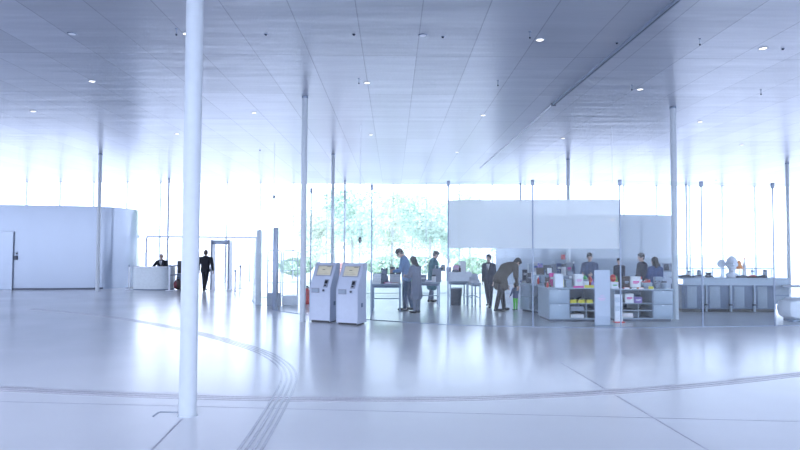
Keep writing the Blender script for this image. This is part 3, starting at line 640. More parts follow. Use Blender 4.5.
# ------------------------------------------------------------------ goods
def put(M, x, y, z): return M @ Vector((x, y, z))
GR = 'goods on the shop tables and counters'
def good(kind, p, rz, size, m, label, cat, m2='paper'):
    w, d, h = size
    if kind == 'book':          # lying
        t = thing('book', label, cat, p, rz, GR)
        obj('cover', G().box(-w/2, w/2, -d/2, d/2, 0, .004).box(-w/2, w/2, -d/2, d/2, h-.004, h).box(-w/2, -w/2+.005, -d/2, d/2, 0, h), m, t)
        obj('pages', G().box(-w/2+.006, w/2-.006, -d/2+.006, d/2-.006, .004, h-.004), 'paper', t)
    elif kind == 'upright':
        t = thing('book', label, cat, p, rz, GR)
        obj('cover', G().box(-w/2, w/2, -d/2, -d/2+.004, 0, h).box(-w/2, w/2, d/2-.004, d/2, 0, h).box(-w/2, -w/2+.005, -d/2, d/2, 0, h), m, t)
        obj('pages', G().box(-w/2+.006, w/2-.006, -d/2+.004, d/2-.004, .004, h-.006), 'paper', t)
        obj('cover_mark', G().box(-w*.3, w*.3, -d/2-.002, -d/2+.001, h*.55, h*.72), m2, t)
    elif kind == 'box':
        t = thing('gift_box', label, cat, p, rz, GR)
        obj('body', G().box(-w/2, w/2, -d/2, d/2, 0, h*.8, .006), m, t); obj('lid', G().box(-w/2-.004, w/2+.004, -d/2-.004, d/2+.004, h*.8, h, .006), m, t)
        obj('front_mark', G().box(-w*.32, w*.34, -d/2-.003, -d/2+.002, h*.48, h*.62).box(-w*.3, w*.18, -d/2-.003, -d/2+.002, h*.40, h*.45), m2, t)
    elif kind == 'bottle':
        t = thing('bottle', label, cat, p, rz, GR)
        obj('body', G().lathe([(w*.46, 0), (w/2, h*.04), (w/2, h*.58), (w*.2, h*.76), (w*.17, h*.9)]), m, t); obj('cap', G().cyl((0, 0, h*.88), (0, 0, h), w*.2), m2, t)
    elif kind == 'plush':
        t = thing('soft_toy', label, cat, p, rz, GR)
        obj('body', G().ball((0, 0, h*.3), (w*.42, d*.42, h*.31)).caps((-w*.3, -d*.2, h*.12), (-w*.35, -d*.5, h*.09), h*.09).caps((w*.3, -d*.2, h*.12), (w*.35, -d*.5, h*.09), h*.09), m, t)
        hd = obj('head', G().ball((0, -d*.05, h*.72), (w*.33, d*.33, h*.25)), m, t)
        for sd in (-1, 1): obj('ear', G().ball((sd*w*.25, 0, h*.93), (w*.11, d*.06, h*.09)), m2, hd)
    elif kind == 'bag':
        t = thing('gift_bag', label, cat, p, rz, GR); g = G()
        g.prism([(-d/2, 0), (-d/2, h*.55), (-d*.12, h*.78), (d*.12, h*.78), (d/2, h*.55), (d/2, 0)], -w/2, w/2); obj('body', g, m, t)
        obj('handle', G().tube([(-w*.22, 0, h*.76), (-w*.18, 0, h*.96), (w*.18, 0, h*.96), (w*.22, 0, h*.76)], .006), m2, t)
    elif kind == 'frame':
        t = thing('picture_frame', label, cat, p, rz, GR); Mr = Matrix.Rotation(R(-12), 4, 'X')
        g = G()
        for b_ in ((-w/2, w/2, 0, .03), (-w/2, w/2, h-.03, h), (-w/2, -w/2+.03, .03, h-.03), (w/2-.03, w/2, .03, h-.03)): g.box(b_[0], b_[1], -.012, .012, b_[2], b_[3], 0, Mr)
        obj('surround', g, m, t); obj('picture', G().box(-w/2+.025, w/2-.025, -.003, .006, .025, h-.025, 0, Mr), m2, t); obj('strut', G().caps((0, .02+h*.12, h*.6), (0, h*.45, .008), .008), m, t)
    elif kind == 'tray':
        t = thing('display_tray', label, cat, p, rz, GR)
        obj('tray', G().box(-w/2, w/2, -d/2, d/2, 0, .012).box(-w/2, w/2, -d/2, -d/2+.012, .012, h).box(-w/2, w/2, d/2-.012, d/2, .012, h).box(-w/2, -w/2+.012, -d/2, d/2, .012, h).box(w/2-.012, w/2, -d/2, d/2, .012, h), m, t)
        n_ = max(2, int(w/.09))
        for i in range(n_): obj('item', G().box(-w/2+.02+i*(w-.04)/n_, -w/2+.02+(i+.8)*(w-.04)/n_, -d/2+.02, d/2-.02, .012, h*(1.2+.5*((i*7) % 3)/2), .006), m2, t)
    elif kind == 'ball':
        t = thing('toy_ball', label, cat, p, rz, GR); obj('ball', G().ball((0, 0, h/2), (w/2, w/2, h/2), 3), m, t); obj('band', G().lathe([(w*.495, h*.46), (w*.512, h*.47), (w*.512, h*.53), (w*.495, h*.54)], n=32), m2, t)
    elif kind == 'jar':
        t = thing('jar', label, cat, p, rz, GR); obj('body', G().lathe([(w*.45, 0), (w/2, h*.08), (w/2, h*.7), (w*.4, h*.78)]), m, t); obj('lid', G().cyl((0, 0, h*.77), (0, 0, h), w*.44), m2, t)
    elif kind == 'sign':
        t = thing('price_sign', label, cat, p, rz, GR); obj('face', G().box(-w/2, w/2, -.006, .006, 0, h), m, t); obj('foot', G().box(-w/2, w/2, -.006, .05, 0, .006), m, t)
    elif kind == 'lampy':
        t = thing('table_lamp', label, cat, p, rz, GR); obj('base', G().lathe([(w*.4, 0), (w*.4, .02), (.015, .04)]), m2, t); obj('stem', G().cyl((0, 0, .03), (0, 0, h*.6), .012), m2, t); obj('shade', G().lathe([(w/2, h*.5), (w*.15, h)]), m, t)
    return t
# left book table
def tb(T, u, v): return T[0]+(T[1]-T[0])*u, T[2]+(T[3]-T[2])*v, T[4]
def tput(kind, T, u, v, size, m, label, cat, m2='paper', rz=0, dz=0):
    x_, y_, z_ = tb(T, u, v); return good(kind, (x_, y_, z_+dz), R(rz), size, m, label, cat, m2)
LT = 'on the left book table'
for k, (mm, c1, w_) in enumerate((('paper', 'bottom white', .26), ('grey', 'second, grey', .24), ('paper', 'third, white', .26), ('lblue', 'top blue', .23))):
    tput('book', T1, .17, .25, (w_, .2, .075), mm, '%s book in the stack at the left end of the left book table' % c1, 'book', rz=k*3-3, dz=.075*k)
tput('plush', T1, .42, .55, (.30, .24, .46), 'grey', 'large grey soft toy sitting in the middle of the left book table', 'soft toy', 'dgrey')
for k, (mm, c1) in enumerate((('paper', 'lowest white'), ('lpink', 'pale pink'), ('paper', 'upper white'), ('cab', 'topmost pale blue'))):
    tput('book', T1, .80, .62, (.32, .24, .07), mm, '%s book in the stack under the dark boxes, left book table' % c1, 'book', rz=2*k-3, dz=.07*k)
tput('box', T1, .70, .62, (.15, .12, .22), 'dgrey', 'left dark grey box on the white book stack %s' % LT, 'box', 'grey', dz=.28)
tput('box', T1, .92, .62, (.16, .12, .20), 'dgrey', 'right dark grey box on the white book stack %s' % LT, 'box', 'grey', dz=.28)
tput('book', T1, .55, .15, (.22, .22, .05), 'pink', 'reddish book lying at the front middle %s' % LT, 'book', rz=5)
tput('book', T1, .80, .13, (.2, .2, .045), 'red', 'red book lying at the front right corner %s' % LT, 'book', rz=-6)
tput('upright', T1, .33, .8, (.18, .03, .30), 'cab', 'pale upright book at the back %s' % LT, 'book', 'blue')
# middle table
tput('upright', T2, .12, .5, (.17, .03, .26), 'greenp', 'green upright book between the man in blue and the grey-coated woman', 'book')
tput('box', T2, .5, .5, (.22, .2, .22), 'grey', 'grey box on the table between the woman and the teal-coated man', 'box')
tput('book', T2, .66, .3, (.24, .2, .05), 'blue', 'blue book lying on the table in front of the teal-coated man', 'book')
tput('bag', T2, .92, .4, (.28, .2, .55), 'grey', 'grey paper bag right of the teal-coated man', 'bag', 'white')
tput('jar', T2, .82, .25, (.14, .14, .24), 'paper', 'white jar with dark lid beside the grey paper bag', 'jar', 'dgrey')
# long white box table
x_, y_, z_ = tb(T3, .62, .5); tag(obj('display_box', G().box(-.37, .37, -.3, .3, 0, .30, .01), 'white', loc=(x_, y_, z_)), 'long white display box on the grey table by the glass joint', 'box')
tput('ball', T3, .42, .4, (.24, .24, .24), 'lpink', 'pale pink ball on the long white display box', 'ball', 'paper', dz=.30)
tput('bag', T3, .80, .5, (.18, .14, .46), 'paper', 'white peaked paper bag on the long white display box', 'bag', 'paper', dz=.30)
tput('bottle', T3, .60, .3, (.07, .07, .2), 'bbrown', 'small brown bottle on the long white display box', 'bottle', 'dgrey', dz=.30)
tput('tray', T3, .33, .12, (.2, .12, .06), 'dgrey', 'dark shallow tray on the long white display box', 'tray', 'grey', dz=.30)
tput('box', T3, .0, .35, (.14, .14, .46), 'grey', 'tall grey box at the left end beside the long white display box', 'box', 'dgrey')
x_, y_, z_ = tb(T3, .40, .35); tb_ = thing('storage_bin', 'dark grey bin on the floor under the table with the white box', 'bin', (x_, y_, 0)); obj('body', G().lathe([(.16, 0), (.20, .55), (.19, .55), (.17, .5)]), 'dgrey', tb_); obj('rim', G().lathe([(.2, .54), (.215, .55), (.215, .57), (.2, .575)]), 'grey', tb_)
x_, y_, z_ = tb(T4, .5, .5); t = thing('sloped_display', 'bright white sloped display board on the narrow grey table', 'display board', (x_, y_, z_)); obj('board', G().prism([(-.35, 0), (-.35, .04), (.3, .26), (.33, .26), (.33, 0)], -.14, .14), 'white', t); obj('ledge', G().box(-.14, .14, -.37, -.35, 0, .07), 'white', t)

def cput(kind, Cc, u, v, size, m, label, cat, m2='paper', rz=0, dz=0):
    p = put(Cc['M'], Cc['w']*u, Cc['dep']*v, Cc['h']+dz); return good(kind, p, Cc['rz']+R(rz), size, m, label, cat, m2)
# counter A
def pgood(kind, px, Y, z, size, m, label, cat, m2='paper', rz=0):
    q = at(px, 250, Y); return good(kind, (q.x, q.y, z), R(rz), size, m, label, cat, m2)
AC = 'on the angled counter'
pgood('book', 523.5, 18.95, .85, (.16, .2, .06), 'bluet', 'dark blue book at the left end of the angled counter', 'book')
pgood('upright', 524.8, 19.25, .85, (.15, .04, .38), 'navy', 'dark upright book behind the dark blue one %s' % AC, 'book', 'grey')
pgood('box', 530, 18.7, .85, (.20, .16, .30), 'dgrey', 'dark grey box %s by the bending man' % AC, 'box', 'grey')
pgood('bag', 535, 18.45, .85, (.20, .16, .44), 'paper', 'white paper bag %s, right of the dark grey box' % AC, 'bag', 'grey')
pgood('bottle', 538.2, 18.2, .85, (.07, .07, .22), 'red', 'red bottle %s at its front right corner' % AC, 'bottle', 'white')
pgood('plush', 540, 18.75, .85, (.24, .2, .50), 'blue', 'blue soft toy %s beside the white paper bag' % AC, 'soft toy', 'purple')
pgood('bag', 543.5, 18.5, .85, (.18, .14, .40), 'cab', 'pale blue paper bag at the right end of the angled counter', 'bag', 'blue')
# rear island behind the two left counters
ql, qr = at(528, 250, 21.2), at(578, 250, 21.2)
t = thing('shop_island', 'low pale island table behind the angled counter, crowded with goods', 'counter', ((ql.x+qr.x)/2, 21.6, 0)); w_ = (qr.x-ql.x)/2
obj('worktop', G().box(-w_, w_, -.4, .4, .92, .96), 'top', t); obj('front_panel', G().box(-w_+.03, w_-.03, -.36, -.33, .06, .92), 'cab', t); obj('plinth', G().box(-w_+.06, w_-.06, -.32, .34, 0, .06), 'dsteel', t)
for sd in (-1, 1): obj('side_panel', G().box(sd*(w_-.03)-.012, sd*(w_-.03)+.012, -.33, .36, .06, .92), 'cab', t)
IS = 'on the crowded rear island'
for args in (('box', 531, 21.5, (.2, .16, .42), 'cab', 'pale box at the left end %s' % IS, 'box', 'grey'), ('upright', 535.5, 21.7, (.2, .04, .46), 'paper', 'white upright book %s, left part' % IS, 'book', 'blue'),
             ('plush', 540, 21.4, (.24, .2, .42), 'purple', 'purple soft toy %s' % IS, 'soft toy', 'blue'), ('box', 547, 21.4, (.22, .18, .36), 'dgrey', 'dark grey box %s, below the bronze frame' % IS, 'box', 'greenp'),
             ('bag', 553, 21.7, (.2, .16, .5), 'grey', 'grey bag %s, behind the picture frames' % IS, 'bag', 'white'), ('upright', 559, 21.5, (.18, .04, .42), 'bluet', 'blue upright book %s' % IS, 'book', 'paper'),
             ('jar', 563.5, 21.4, (.16, .16, .4), 'paper', 'white jar with dark lid %s' % IS, 'jar', 'dgrey'), ('box', 568.5, 21.6, (.2, .16, .46), 'grey', 'tall grey box %s' % IS, 'box', 'pink'),
             ('bottle', 573.5, 21.4, (.12, .12, .48), 'greyb', 'grey blue bottle at the right end %s' % IS, 'bottle', 'white')):
    pgood(args[0], args[1], args[2], .96, *args[3:])
# counter B top
t = thing('display_riser', 'pale display riser at the back left of the counter with yellow trays', 'display stand', put(cB['M'], .20, .80, cB['h'])); obj('top', G().box(-.38, .22, -.16, .16, .28, .30), 'cab', t)
for sd in (-.36, .19): obj('side', G().box(sd, sd+.02, -.15, .15, 0, .28), 'cab', t)
p = put(cB['M'], .0, .80, cB['h']+.30); good('frame', p, 0, (.22, .03, .20), 'frame', 'dark bronze picture frame on the display riser, left one', 'picture frame', 'bbrown')
p = put(cB['M'], .25, .80, cB['h']+.30); good('frame', p, R(-8), (.18, .03, .22), 'dgrey', 'grey picture frame on the display riser, right one', 'picture frame', 'paper')
cput('plush', cB, .05, .35, (.20, .18, .26), 'bbrown', 'dark brown soft toy at the left corner of the yellow-tray counter', 'soft toy', 'dgrey')
cput('bottle', cB, -.0, .12, (.06, .06, .16), 'red', 'small red bottle at the front left corner of the yellow-tray counter', 'bottle', 'white')
cput('upright', cB, .18, .5, (.14, .04, .36), 'pink', 'magenta upright book left of the white peaked bag', 'book')
cput('bag', cB, .24, .2, (.22, .18, .46), 'white', 'white peaked bag on the left half of the yellow-tray counter', 'bag', 'grey')
cput('bottle', cB, .34, .28, (.09, .09, .34), 'yellow', 'yellow bottle right of the white peaked bag', 'bottle', 'greenp')
cput('box', cB, .47, .3, (.15, .14, .2), 'cab', 'small pale blue box in the middle of the yellow-tray counter', 'box', 'grey')
cput('upright', cB, .57, .5, (.12, .03, .4), 'grey', 'tall grey book behind the small pale blue box', 'book')
cput('box', cB, .68, .3, (.22, .18, .34), 'paper', 'white box with pink mark on the yellow-tray counter', 'box', 'lpink')
cput('jar', cB, .84, .3, (.16, .16, .2), 'white', 'round white jar right of the white box with pink mark', 'jar', 'cab')
cput('ball', cB, .885, .55, (.17, .17, .30), 'greenp', 'green oval toy at the right end of the yellow-tray counter', 'toy', 'yellow')
cput('ball', cB, 1.0, .55, (.13, .13, .28), 'red', 'red oval toy at the right corner of the yellow-tray counter', 'toy', 'orange', dz=0)
cput('bottle', cB, .97, .25, (.08, .08, .2), 'purple', 'purple bottle at the front right corner of the yellow-tray counter', 'bottle', 'pink')
p = put(cB['M'], cB['w']*.61, -.025, cB['h']-.085); 
cput('sign', cB, .61, .02, (.27, .01, .05), 'pink', 'flat magenta shelf sign on the front edge of the left counter', 'sign')
cput('sign', cB, .83, .02, (.24, .01, .07), 'yellow', 'flat yellow shelf sign on the front edge of the left counter', 'sign')
lo, hi = cB['lo'], cB['hi']
for k, mm in enumerate(('bottom left', 'middle', 'right')):
    u = lo+.12+k*(hi-lo-.2)/2.4
    good('tray', put(cB['M'], u, .18, cB['zs'][1]), 0, (.17, .22, .09), 'yellow', '%s yellow tray of dark goods in the open shelf' % ('left' if k == 0 else mm), 'tray', 'dgrey')
good('tray', put(cB['M'], lo+.22, .2, cB['zs'][0]), 0, (.36, .25, .09), 'grey', 'grey tray with dark goods on the middle shelf below the yellow trays', 'tray', 'dgrey')
good('book', put(cB['M'], lo+.22, .2, .087), 0, (.36, .25, .10), 'dgrey', 'thick dark book on the lowest shelf below the yellow trays', 'book')
# counter C top
cput('ball', cC, .045, .35, (.16, .16, .2), 'red', 'red ball at the left end of the counter behind the poster stand', 'ball', 'orange', dz=.17)
cput('ball', cC, .12, .55, (.14, .14, .34), 'greenp', 'green oval toy beside the red ball on the right-hand counter', 'toy', 'yellow')
cput('box', cC, .055, .32, (.18, .16, .17), 'white', 'white box with green mark under the red ball', 'box', 'greenp')
cput('bottle', cC, .165, .3, (.07, .07, .28), 'black', 'slim black bottle right of the white box with green mark', 'bottle', 'dgrey')
cput('box', cC, .275, .4, (.17, .14, .32), 'bbrown', 'dark brown upright box left of the white and magenta box', 'box', 'grey')
cput('box', cC, .42, .35, (.25, .16, .32), 'paper', 'white box with magenta lettering block on the counter top', 'box', 'pink')
for k, (mm, c1) in enumerate((('red', 'red'), ('bbrown', 'brown'), ('orange', 'orange'))):
    cput('book', cC, .22+.12*k, .08, (.15, .11, .04), mm, '%s booklet lying along the front edge of the right-hand counter' % c1, 'book')
cput('tray', cC, .62, .35, (.24, .2, .16), 'cab', 'pale blue tray of goods in front of the woman in blue', 'tray', 'red')
cput('jar', cC, .58, .65, (.1, .1, .30), 'paper', 'tall white jar with red lid before the woman in blue', 'jar', 'red')
cput('jar', cC, .68, .65, (.1, .1, .26), 'white', 'shorter white jar with brown lid before the woman in blue', 'jar', 'bbrown')
cput('sign', cC, .63, .03, (.13, .01, .07), 'yellow', 'small yellow shelf sign on the front edge of the right-hand counter', 'sign')
cput('plush', cC, .82, .4, (.2, .16, .2), 'grey', 'grey soft toy on the right half of the right-hand counter', 'soft toy', 'dgrey')
cput('jar', cC, .93, .35, (.15, .15, .2), 'cab', 'pale blue jar at the right end by the white column', 'jar', 'dgrey')
cput('box', cC, .89, .65, (.2, .12, .3), 'cab', 'pale blue box at the back right end by the white column', 'box', 'grey')
lo, hi = cC['lo'], cC['hi']
good('box', put(cC['M'], lo+.42, .2, cC['zs'][1]), 0, (.22, .2, .24), 'paper', 'white box with magenta mark inside the open shelf', 'box', 'pink')
good('box', put(cC['M'], lo+.66, .2, cC['zs'][1]), 0, (.2, .2, .15), 'purple', 'pale purple box inside the open shelf, right of the white one', 'box', 'paper')
good('book', put(cC['M'], lo+.38, .2, .087), 0, (.3, .2, .04), 'dgrey', 'dark book at the bottom of the lowest shelf stack', 'book')
good('book', put(cC['M'], lo+.38, .2, .127), 0, (.28, .2, .04), 'red', 'red book in the lowest shelf stack', 'book')
good('book', put(cC['M'], lo+.38, .2, .167), 0, (.27, .2, .04), 'paper', 'white book on top of the lowest shelf stack', 'book')
# leaflet rack left of counter C
p = put(cC['M'], .02, -.22, 0); t = thing('leaflet_rack', 'slim white leaflet rack with red foot by the counter corner', 'rack', p)
obj('upright', G().box(-.10, .10, -.01, .01, .02, .72), 'white', t); obj('foot', G().box(-.12, .14, -.08, .1, 0, .03), 'red', t)
for z in (.3, .52): obj('pocket', G().box(-.09, .09, -.05, -.01, z, z+.12), 'acry', t)
# rear picture shelf
q = at(666, 271, 20.2); t = thing('rear_shelf', 'thin pale shelf unit behind the woman in blue', 'shelf', (q.x, 20.2, 0)); obj('board', G().box(-.45, .35, -.12, .12, q.z-.03, q.z), 'cab', t)
for sx in (-.42, .3): obj('leg', G().box(sx, sx+.03, -.1, .1, 0, q.z-.03), 'cab', t)
for k, (dx, lb) in enumerate(((-.28, 'left'), (-.0, 'middle'), (.24, 'right'))):
    good('frame', (q.x+dx, 20.15, q.z), R(-4+5*k), (.22, .03, .26), 'grey', '%s one of three grey frames on the rear shelf' % lb, 'picture frame', 'dgrey')
# long right counter goods
def rput(kind, u, v, size, m, label, cat, m2='paper', rz=0): return good(kind, (RC[0]+RC[2]*u, RC[1]+.7*v, H), R(rz), size, m, label, cat, m2)
LC = 'on the long right counter'
rput('tray', .07, .25, (.34, .2, .05), 'dgrey', 'dark tray at the left end %s' % LC, 'tray', 'bbrown')
rput('jar', .15, .5, (.12, .12, .2), 'paper', 'white jar behind the leftmost dark tray %s' % LC, 'jar', 'cab')
rput('tray', .21, .25, (.30, .2, .05), 'grey', 'grey tray, second from the left end %s' % LC, 'tray', 'dgrey')
rput('plush', .33, .3, (.3, .2, .16), 'dgrey', 'low dark soft bundle left of the plaster head', 'soft toy', 'grey')
rput('jar', .265, .6, (.12, .12, .22), 'cab', 'pale blue jar between grey tray and plaster head', 'jar', 'grey')
rput('tray', .665, .25, (.30, .18, .05), 'dgrey', 'dark tray just right of the plaster head', 'tray', 'grey')
rput('tray', .775, .25, (.28, .18, .05), 'bbrown', 'dark brown tray with red goods under the orange lamp', 'tray', 'red')
rput('tray', .88, .25, (.28, .18, .05), 'dgrey', 'dark tray near the right end %s' % LC, 'tray', 'bbrown')
rput('jar', .62, .6, (.11, .11, .2), 'white', 'white jar behind the tray right of the plaster head', 'jar', 'grey')
rput('jar', .84, .6, (.12, .12, .22), 'acry', 'clear jar near the right end %s' % LC, 'jar', 'steel')
rput('jar', .96, .5, (.12, .12, .24), 'cab', 'pale jar at the very right end %s' % LC, 'jar', 'dgrey')
rput('lampy', .70, .62, (.22, .22, .52), 'orange', 'small lamp with orange shade %s' % LC, 'lamp', 'white')
rput('bottle', .755, .62, (.10, .10, .62), 'paper', 'tall white bottle with orange cap beside the orange lamp', 'bottle', 'orange')

# ------------------------------------------------------------------ ceiling fittings
GL = 'recessed ceiling downlights'
dl = [((187, 33.5), 'right behind the nearest column'), ((92, 81), 'at upper left, brightest of the left ceiling'), ((33, 111), 'at the far left of the ceiling'), ((367, 82.5), 'above and right of the kiosk column top'),
      ((254, 112.5), 'left of the kiosk column top'), ((371, 134.5), 'over the kiosks'), ((540, 39.5), 'at top centre, left of the long track'), ((640, 89), 'left of the right column top'),
      ((423, 35), 'unlit, at top centre'), ((483, 115), 'at ceiling centre over the shop glass'), ((563, 138), 'above the far shop column'), ((763, 48), 'at the upper right'), ((700, 121.5), 'right of the right column top'),
      ((742, 144.5), 'far right over the long counter'), ((457, 152), 'deep in the ceiling over the book tables'), ((72, 33.5), 'unlit, at upper left'), ((177, 133.5), 'just left of the nearest column, deep')]
for (px, py), lb in dl:
    p = ground(px, py, CEIL); t = thing('ceiling_light', 'small round recessed downlight %s' % lb, 'ceiling light', (p.x, p.y, CEIL), 0, GL)
    obj('rim', G().lathe([(.07, -.012), (.08, -.008), (.085, -.001)]), 'steel' if 'unlit' in lb else 'column', t)
    obj('lens', G().lathe([(.055, -.016), (.065, -.012)]), 'white' if 'unlit' in lb else 'lamp', t)
for (px, py), lb in (((176.5, 33), 'beside the near column, at its left'), ((530, 36), 'left of the top centre light'), ((700, 43), 'at upper right, longest of them'), ((498, 84), 'at ceiling centre'), ((761, 93), 'right of the right column'), ((359, 82), 'right of the kiosk column top'), ((632, 88.5), 'left of the right column')):
    p = ground(px, py, CEIL-.08); t = thing('sprinkler', 'small dark ceiling sprinkler on a stalk %s' % lb, 'sprinkler', (p.x, p.y, CEIL), 0, 'ceiling sprinklers')
    obj('stalk', G().cyl((0, 0, -.10), (0, 0, 0), .006), 'steel', t); obj('head', G().cyl((0, 0, -.125), (0, 0, -.10), .016), 'dsteel', t); obj('rosette', G().cyl((0, 0, -.008), (0, 0, 0), .03), 'steel', t)
for (px, py), lb in (((266, 34), 'left of the ceiling centre'), ((354, 34), 'at the top, over the kiosks'), ((443, 36.5), 'right of the unlit centre downlight'), ((617, 42.5), 'just left of the long track'), ((783, 48.5), 'at the upper right corner'), ((260, 150), 'darkest, left of the kiosk column'), ((716, 180), 'far right above the glass joints')):
    p = ground(px, py, CEIL); t = thing('ceiling_sensor', 'tiny dark round ceiling sensor %s' % lb, 'sensor', (p.x, p.y, CEIL), 0, 'ceiling sensors')
    obj('dome', G().lathe([(.014, -.03), (.024, -.02), (.028, 0)]), 'dsteel', t); obj('base', G().cyl((0, 0, -.008), (0, 0, 0), .034), 'steel', t)
# track
a = ground(690, -12, CEIL); b = ground(553.5, 103.5, CEIL); c2 = ground(480, 168, CEIL)
t = thing('ceiling_track', 'long dark grey track running diagonally along the ceiling', 'track', (b.x, b.y, CEIL))
def bar(p, q, w_, z0, z1): p, q = Vector((p.x-b.x, p.y-b.y, 0)), Vector((q.x-b.x, q.y-b.y, 0)); return G().strip(*ribbon([p, q], w_), z0, z1)
obj('rail', bar(a, b, .075, -.05, 0), 'steel', t); obj('slot', bar(a, b, .025, -.053, -.049), 'dsteel', t); obj('end_cap', G().box(-.06, .06, -.03, .03, -.06, 0), 'dsteel', t); obj('thin_rail', bar(b, c2, .03, -.03, 0), 'white', t)
# hung small fitting + warm lamp
q = at(360, 240, 19.5); t = thing('hanging_camera', 'small black fitting on a short bracket hanging above the kiosks', 'camera', q)
obj('rod', G().cyl((0, 0, .1), (0, 0, CEIL-q.z), .005), 'white', t); obj('bracket', G().box(-.10, .10, -.02, .02, .09, .105), 'dsteel', t); obj('body', G().ball((0, 0, 0), (.055, .06, .10)), 'black', t); obj('lens', G().cyl((0, -.04, -.05), (0, -.075, -.06), .025), 'dsteel', t)
q = at(274, 197, 23); t = thing('hanging_camera', 'tiny grey fitting hanging high above the anti-theft gates', 'camera', q)
obj('rod', G().cyl((0, 0, .05), (0, 0, CEIL-q.z), .005), 'white', t); obj('body', G().ball((0, 0, 0), (.05, .05, .09)), 'steel', t)
q = at(612.5, 219, 19.5); t = thing('pendant_spot', 'small warm glowing spotlight behind the frosted band of the shop', 'lamp', q)
obj('rod', G().cyl((0, 0, .08), (0, 0, CEIL-q.z), .006), 'white', t); obj('housing', G().lathe([(.09, 0), (.07, .06), (.02, .1)]), 'white', t); obj('bulb', G().ball((0, 0, -.01), .075), 'warm', t)
q = at(563, 257, 30.1); tag(obj('wall_sign', G().box(-.10, .10, -.02, .0, -.12, .12), 'red', loc=(q.x, q.y-.0, q.z)), 'tiny red sign on the blue grey wall behind the counters', 'sign')

# ------------------------------------------------------------------ trees outside
def tree(px, Y, h, rad, m, label, seed):
    rnd = random.Random(seed); q = at(px, 250, Y); t = thing('tree', label, 'tree', (q.x, Y, -.31), 0, 'trees beyond the glass facade')
    obj('trunk', G().cyl((0, 0, 0), (0, 0, h*.5), .18, .1).cyl((0, 0, h*.4), (rad*.4, 0, h*.7), .08, .04).cyl((0, 0, h*.4), (-rad*.4, .2, h*.72), .08, .04), 'bark', t)
    g = G(); bm = g.bm; lob = []
    for i in range(9):
        a_ = rnd.uniform(0, 6.28); rr = rad*rnd.uniform(.15, .65); lob.append((Vector((rr*math.cos(a_), rr*math.sin(a_), h*rnd.uniform(.24, .84))), rad*rnd.uniform(.35, .55)))
    for i in range(3800):
        cc, r_ = rnd.choice(lob); v = Vector((rnd.gauss(0, 1), rnd.gauss(0, 1), rnd.gauss(0, 1))).normalized()*r_*rnd.uniform(.6, 1.0); p = cc+v
        n_ = Vector((rnd.gauss(0, 1), rnd.gauss(0, 1), rnd.gauss(0, 1))).normalized(); u = n_.orthogonal().normalized(); w_ = n_.cross(u); s_ = rnd.uniform(.12, .24)
        bm.faces.new([bm.verts.new(p+u*s_), bm.verts.new(p+w_*s_*.6), bm.verts.new(p-u*s_), bm.verts.new(p-w_*s_*.6)])
    me = bpy.data.meshes.new('crown'); bm.to_mesh(me); bm.free(); link('crown', me, m, t)
for i, (px, Y, h, rad, m, lb) in enumerate(((352, 62, 8.6, 3.6, 'leafa', 'pale green tree outside behind the two kiosks'), (392, 70, 9.4, 4.2, 'leafb', 'yellow green tree outside above the left book table'),
        (430, 64, 9.0, 3.6, 'leafa', 'pale green tree outside left of the second glass joint'), (470, 72, 9.2, 4.0, 'leafb', 'yellow green tree outside behind the left part of the frosted band'), (500, 66, 7.2, 3.0, 'leafa', 'lower pale green tree outside behind the man in dark suit'), (316, 74, 7.0, 3.2, 'leafb', 'faint yellow green tree outside left of the kiosk column'),
        (334, 84, 8.4, 4.6, 'leafb', 'distant pale tree in the gap right of the kiosk column'), (372, 96, 10.8, 5.2, 'leafa', 'distant pale tree behind the first glass joint'), (412, 108, 12.2, 5.4, 'leafa', 'distant tall pale tree behind the grey-coated woman'), (450, 96, 11.0, 5.2, 'leafa', 'distant pale tree behind the second glass joint'))):
    tree(px, Y, h, rad, m, lb, i)
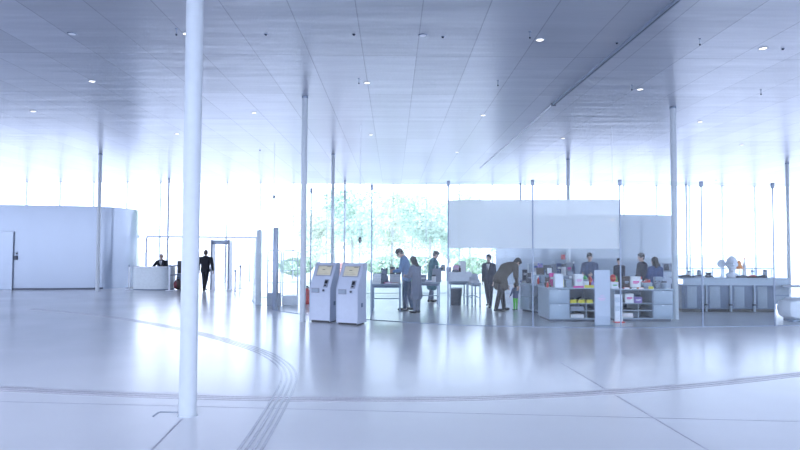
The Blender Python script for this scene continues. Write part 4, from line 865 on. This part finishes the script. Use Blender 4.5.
def shrub(px, Y, w_, h, m, label, seed):
    rnd = random.Random(seed); q = at(px, 250, Y); t = thing('shrub', label, 'shrub', (q.x, Y, -.31), 0, 'shrubs beyond the glass facade'); obj('stem', G().cyl((0, 0, 0), (0, 0, h*.6), .06), 'bark', t)
    bm = bmesh.new()
    for i in range(900):
        v = Vector((rnd.gauss(0, 1), rnd.gauss(0, 1), rnd.gauss(0, 1))).normalized(); p = Vector((v.x*w_, v.y*w_*.6, h*.55+v.z*h*.45))*1.0
        n_ = Vector((rnd.gauss(0, 1), rnd.gauss(0, 1), rnd.gauss(0, 1))).normalized(); u = n_.orthogonal().normalized(); w2 = n_.cross(u); s_ = .14
        bm.faces.new([bm.verts.new(p+u*s_), bm.verts.new(p+w2*s_*.6), bm.verts.new(p-u*s_), bm.verts.new(p-w2*s_*.6)])
    me = bpy.data.meshes.new('foliage'); bm.to_mesh(me); bm.free(); link('foliage', me, m, t)
for i, (px, Y, w_, h, m, lb) in enumerate(((345, 46, .6, 1.1, 'flower', 'orange blossoming shrub outside between the two kiosks'), (324, 47, .45, .95, 'flower', 'orange blossoming shrub outside left of the left kiosk'), (296, 48, 1.3, 1.4, 'hedge', 'green shrub outside left of the kiosk column'),
        (385, 50, 1.6, 1.5, 'hedge', 'green shrub outside above the left book table'), (420, 52, 1.6, 1.5, 'hedge', 'green shrub outside between woman and teal-coated man'), (472, 50, 1.4, 1.5, 'hedge', 'green shrub outside left of the man in dark suit'))):
    shrub(px, Y, w_, h, m, lb, 50+i)

# ------------------------------------------------------------------ light
w = bpy.data.worlds.new('world'); S.world = w; w.use_nodes = True
n = w.node_tree.nodes; l = w.node_tree.links; n.clear()
o = n.new('ShaderNodeOutputWorld'); bg = n.new('ShaderNodeBackground'); l.new(bg.outputs[0], o.inputs[0])
bg.inputs[0].default_value = (.805, .915, 1.185, 1); bg.inputs[1].default_value = 2.6
S.view_settings.view_transform = 'Standard'; S.view_settings.look = 'None'; S.view_settings.gamma = 1; S.view_settings.use_curve_mapping = False
S.view_settings.exposure = 0.9
S.cycles.use_denoising = True
S.cycles.transparent_max_bounces = 32; S.cycles.max_bounces = 10; S.cycles.diffuse_bounces = 5; S.cycles.glossy_bounces = 5
S.cycles.sample_clamp_indirect = 8
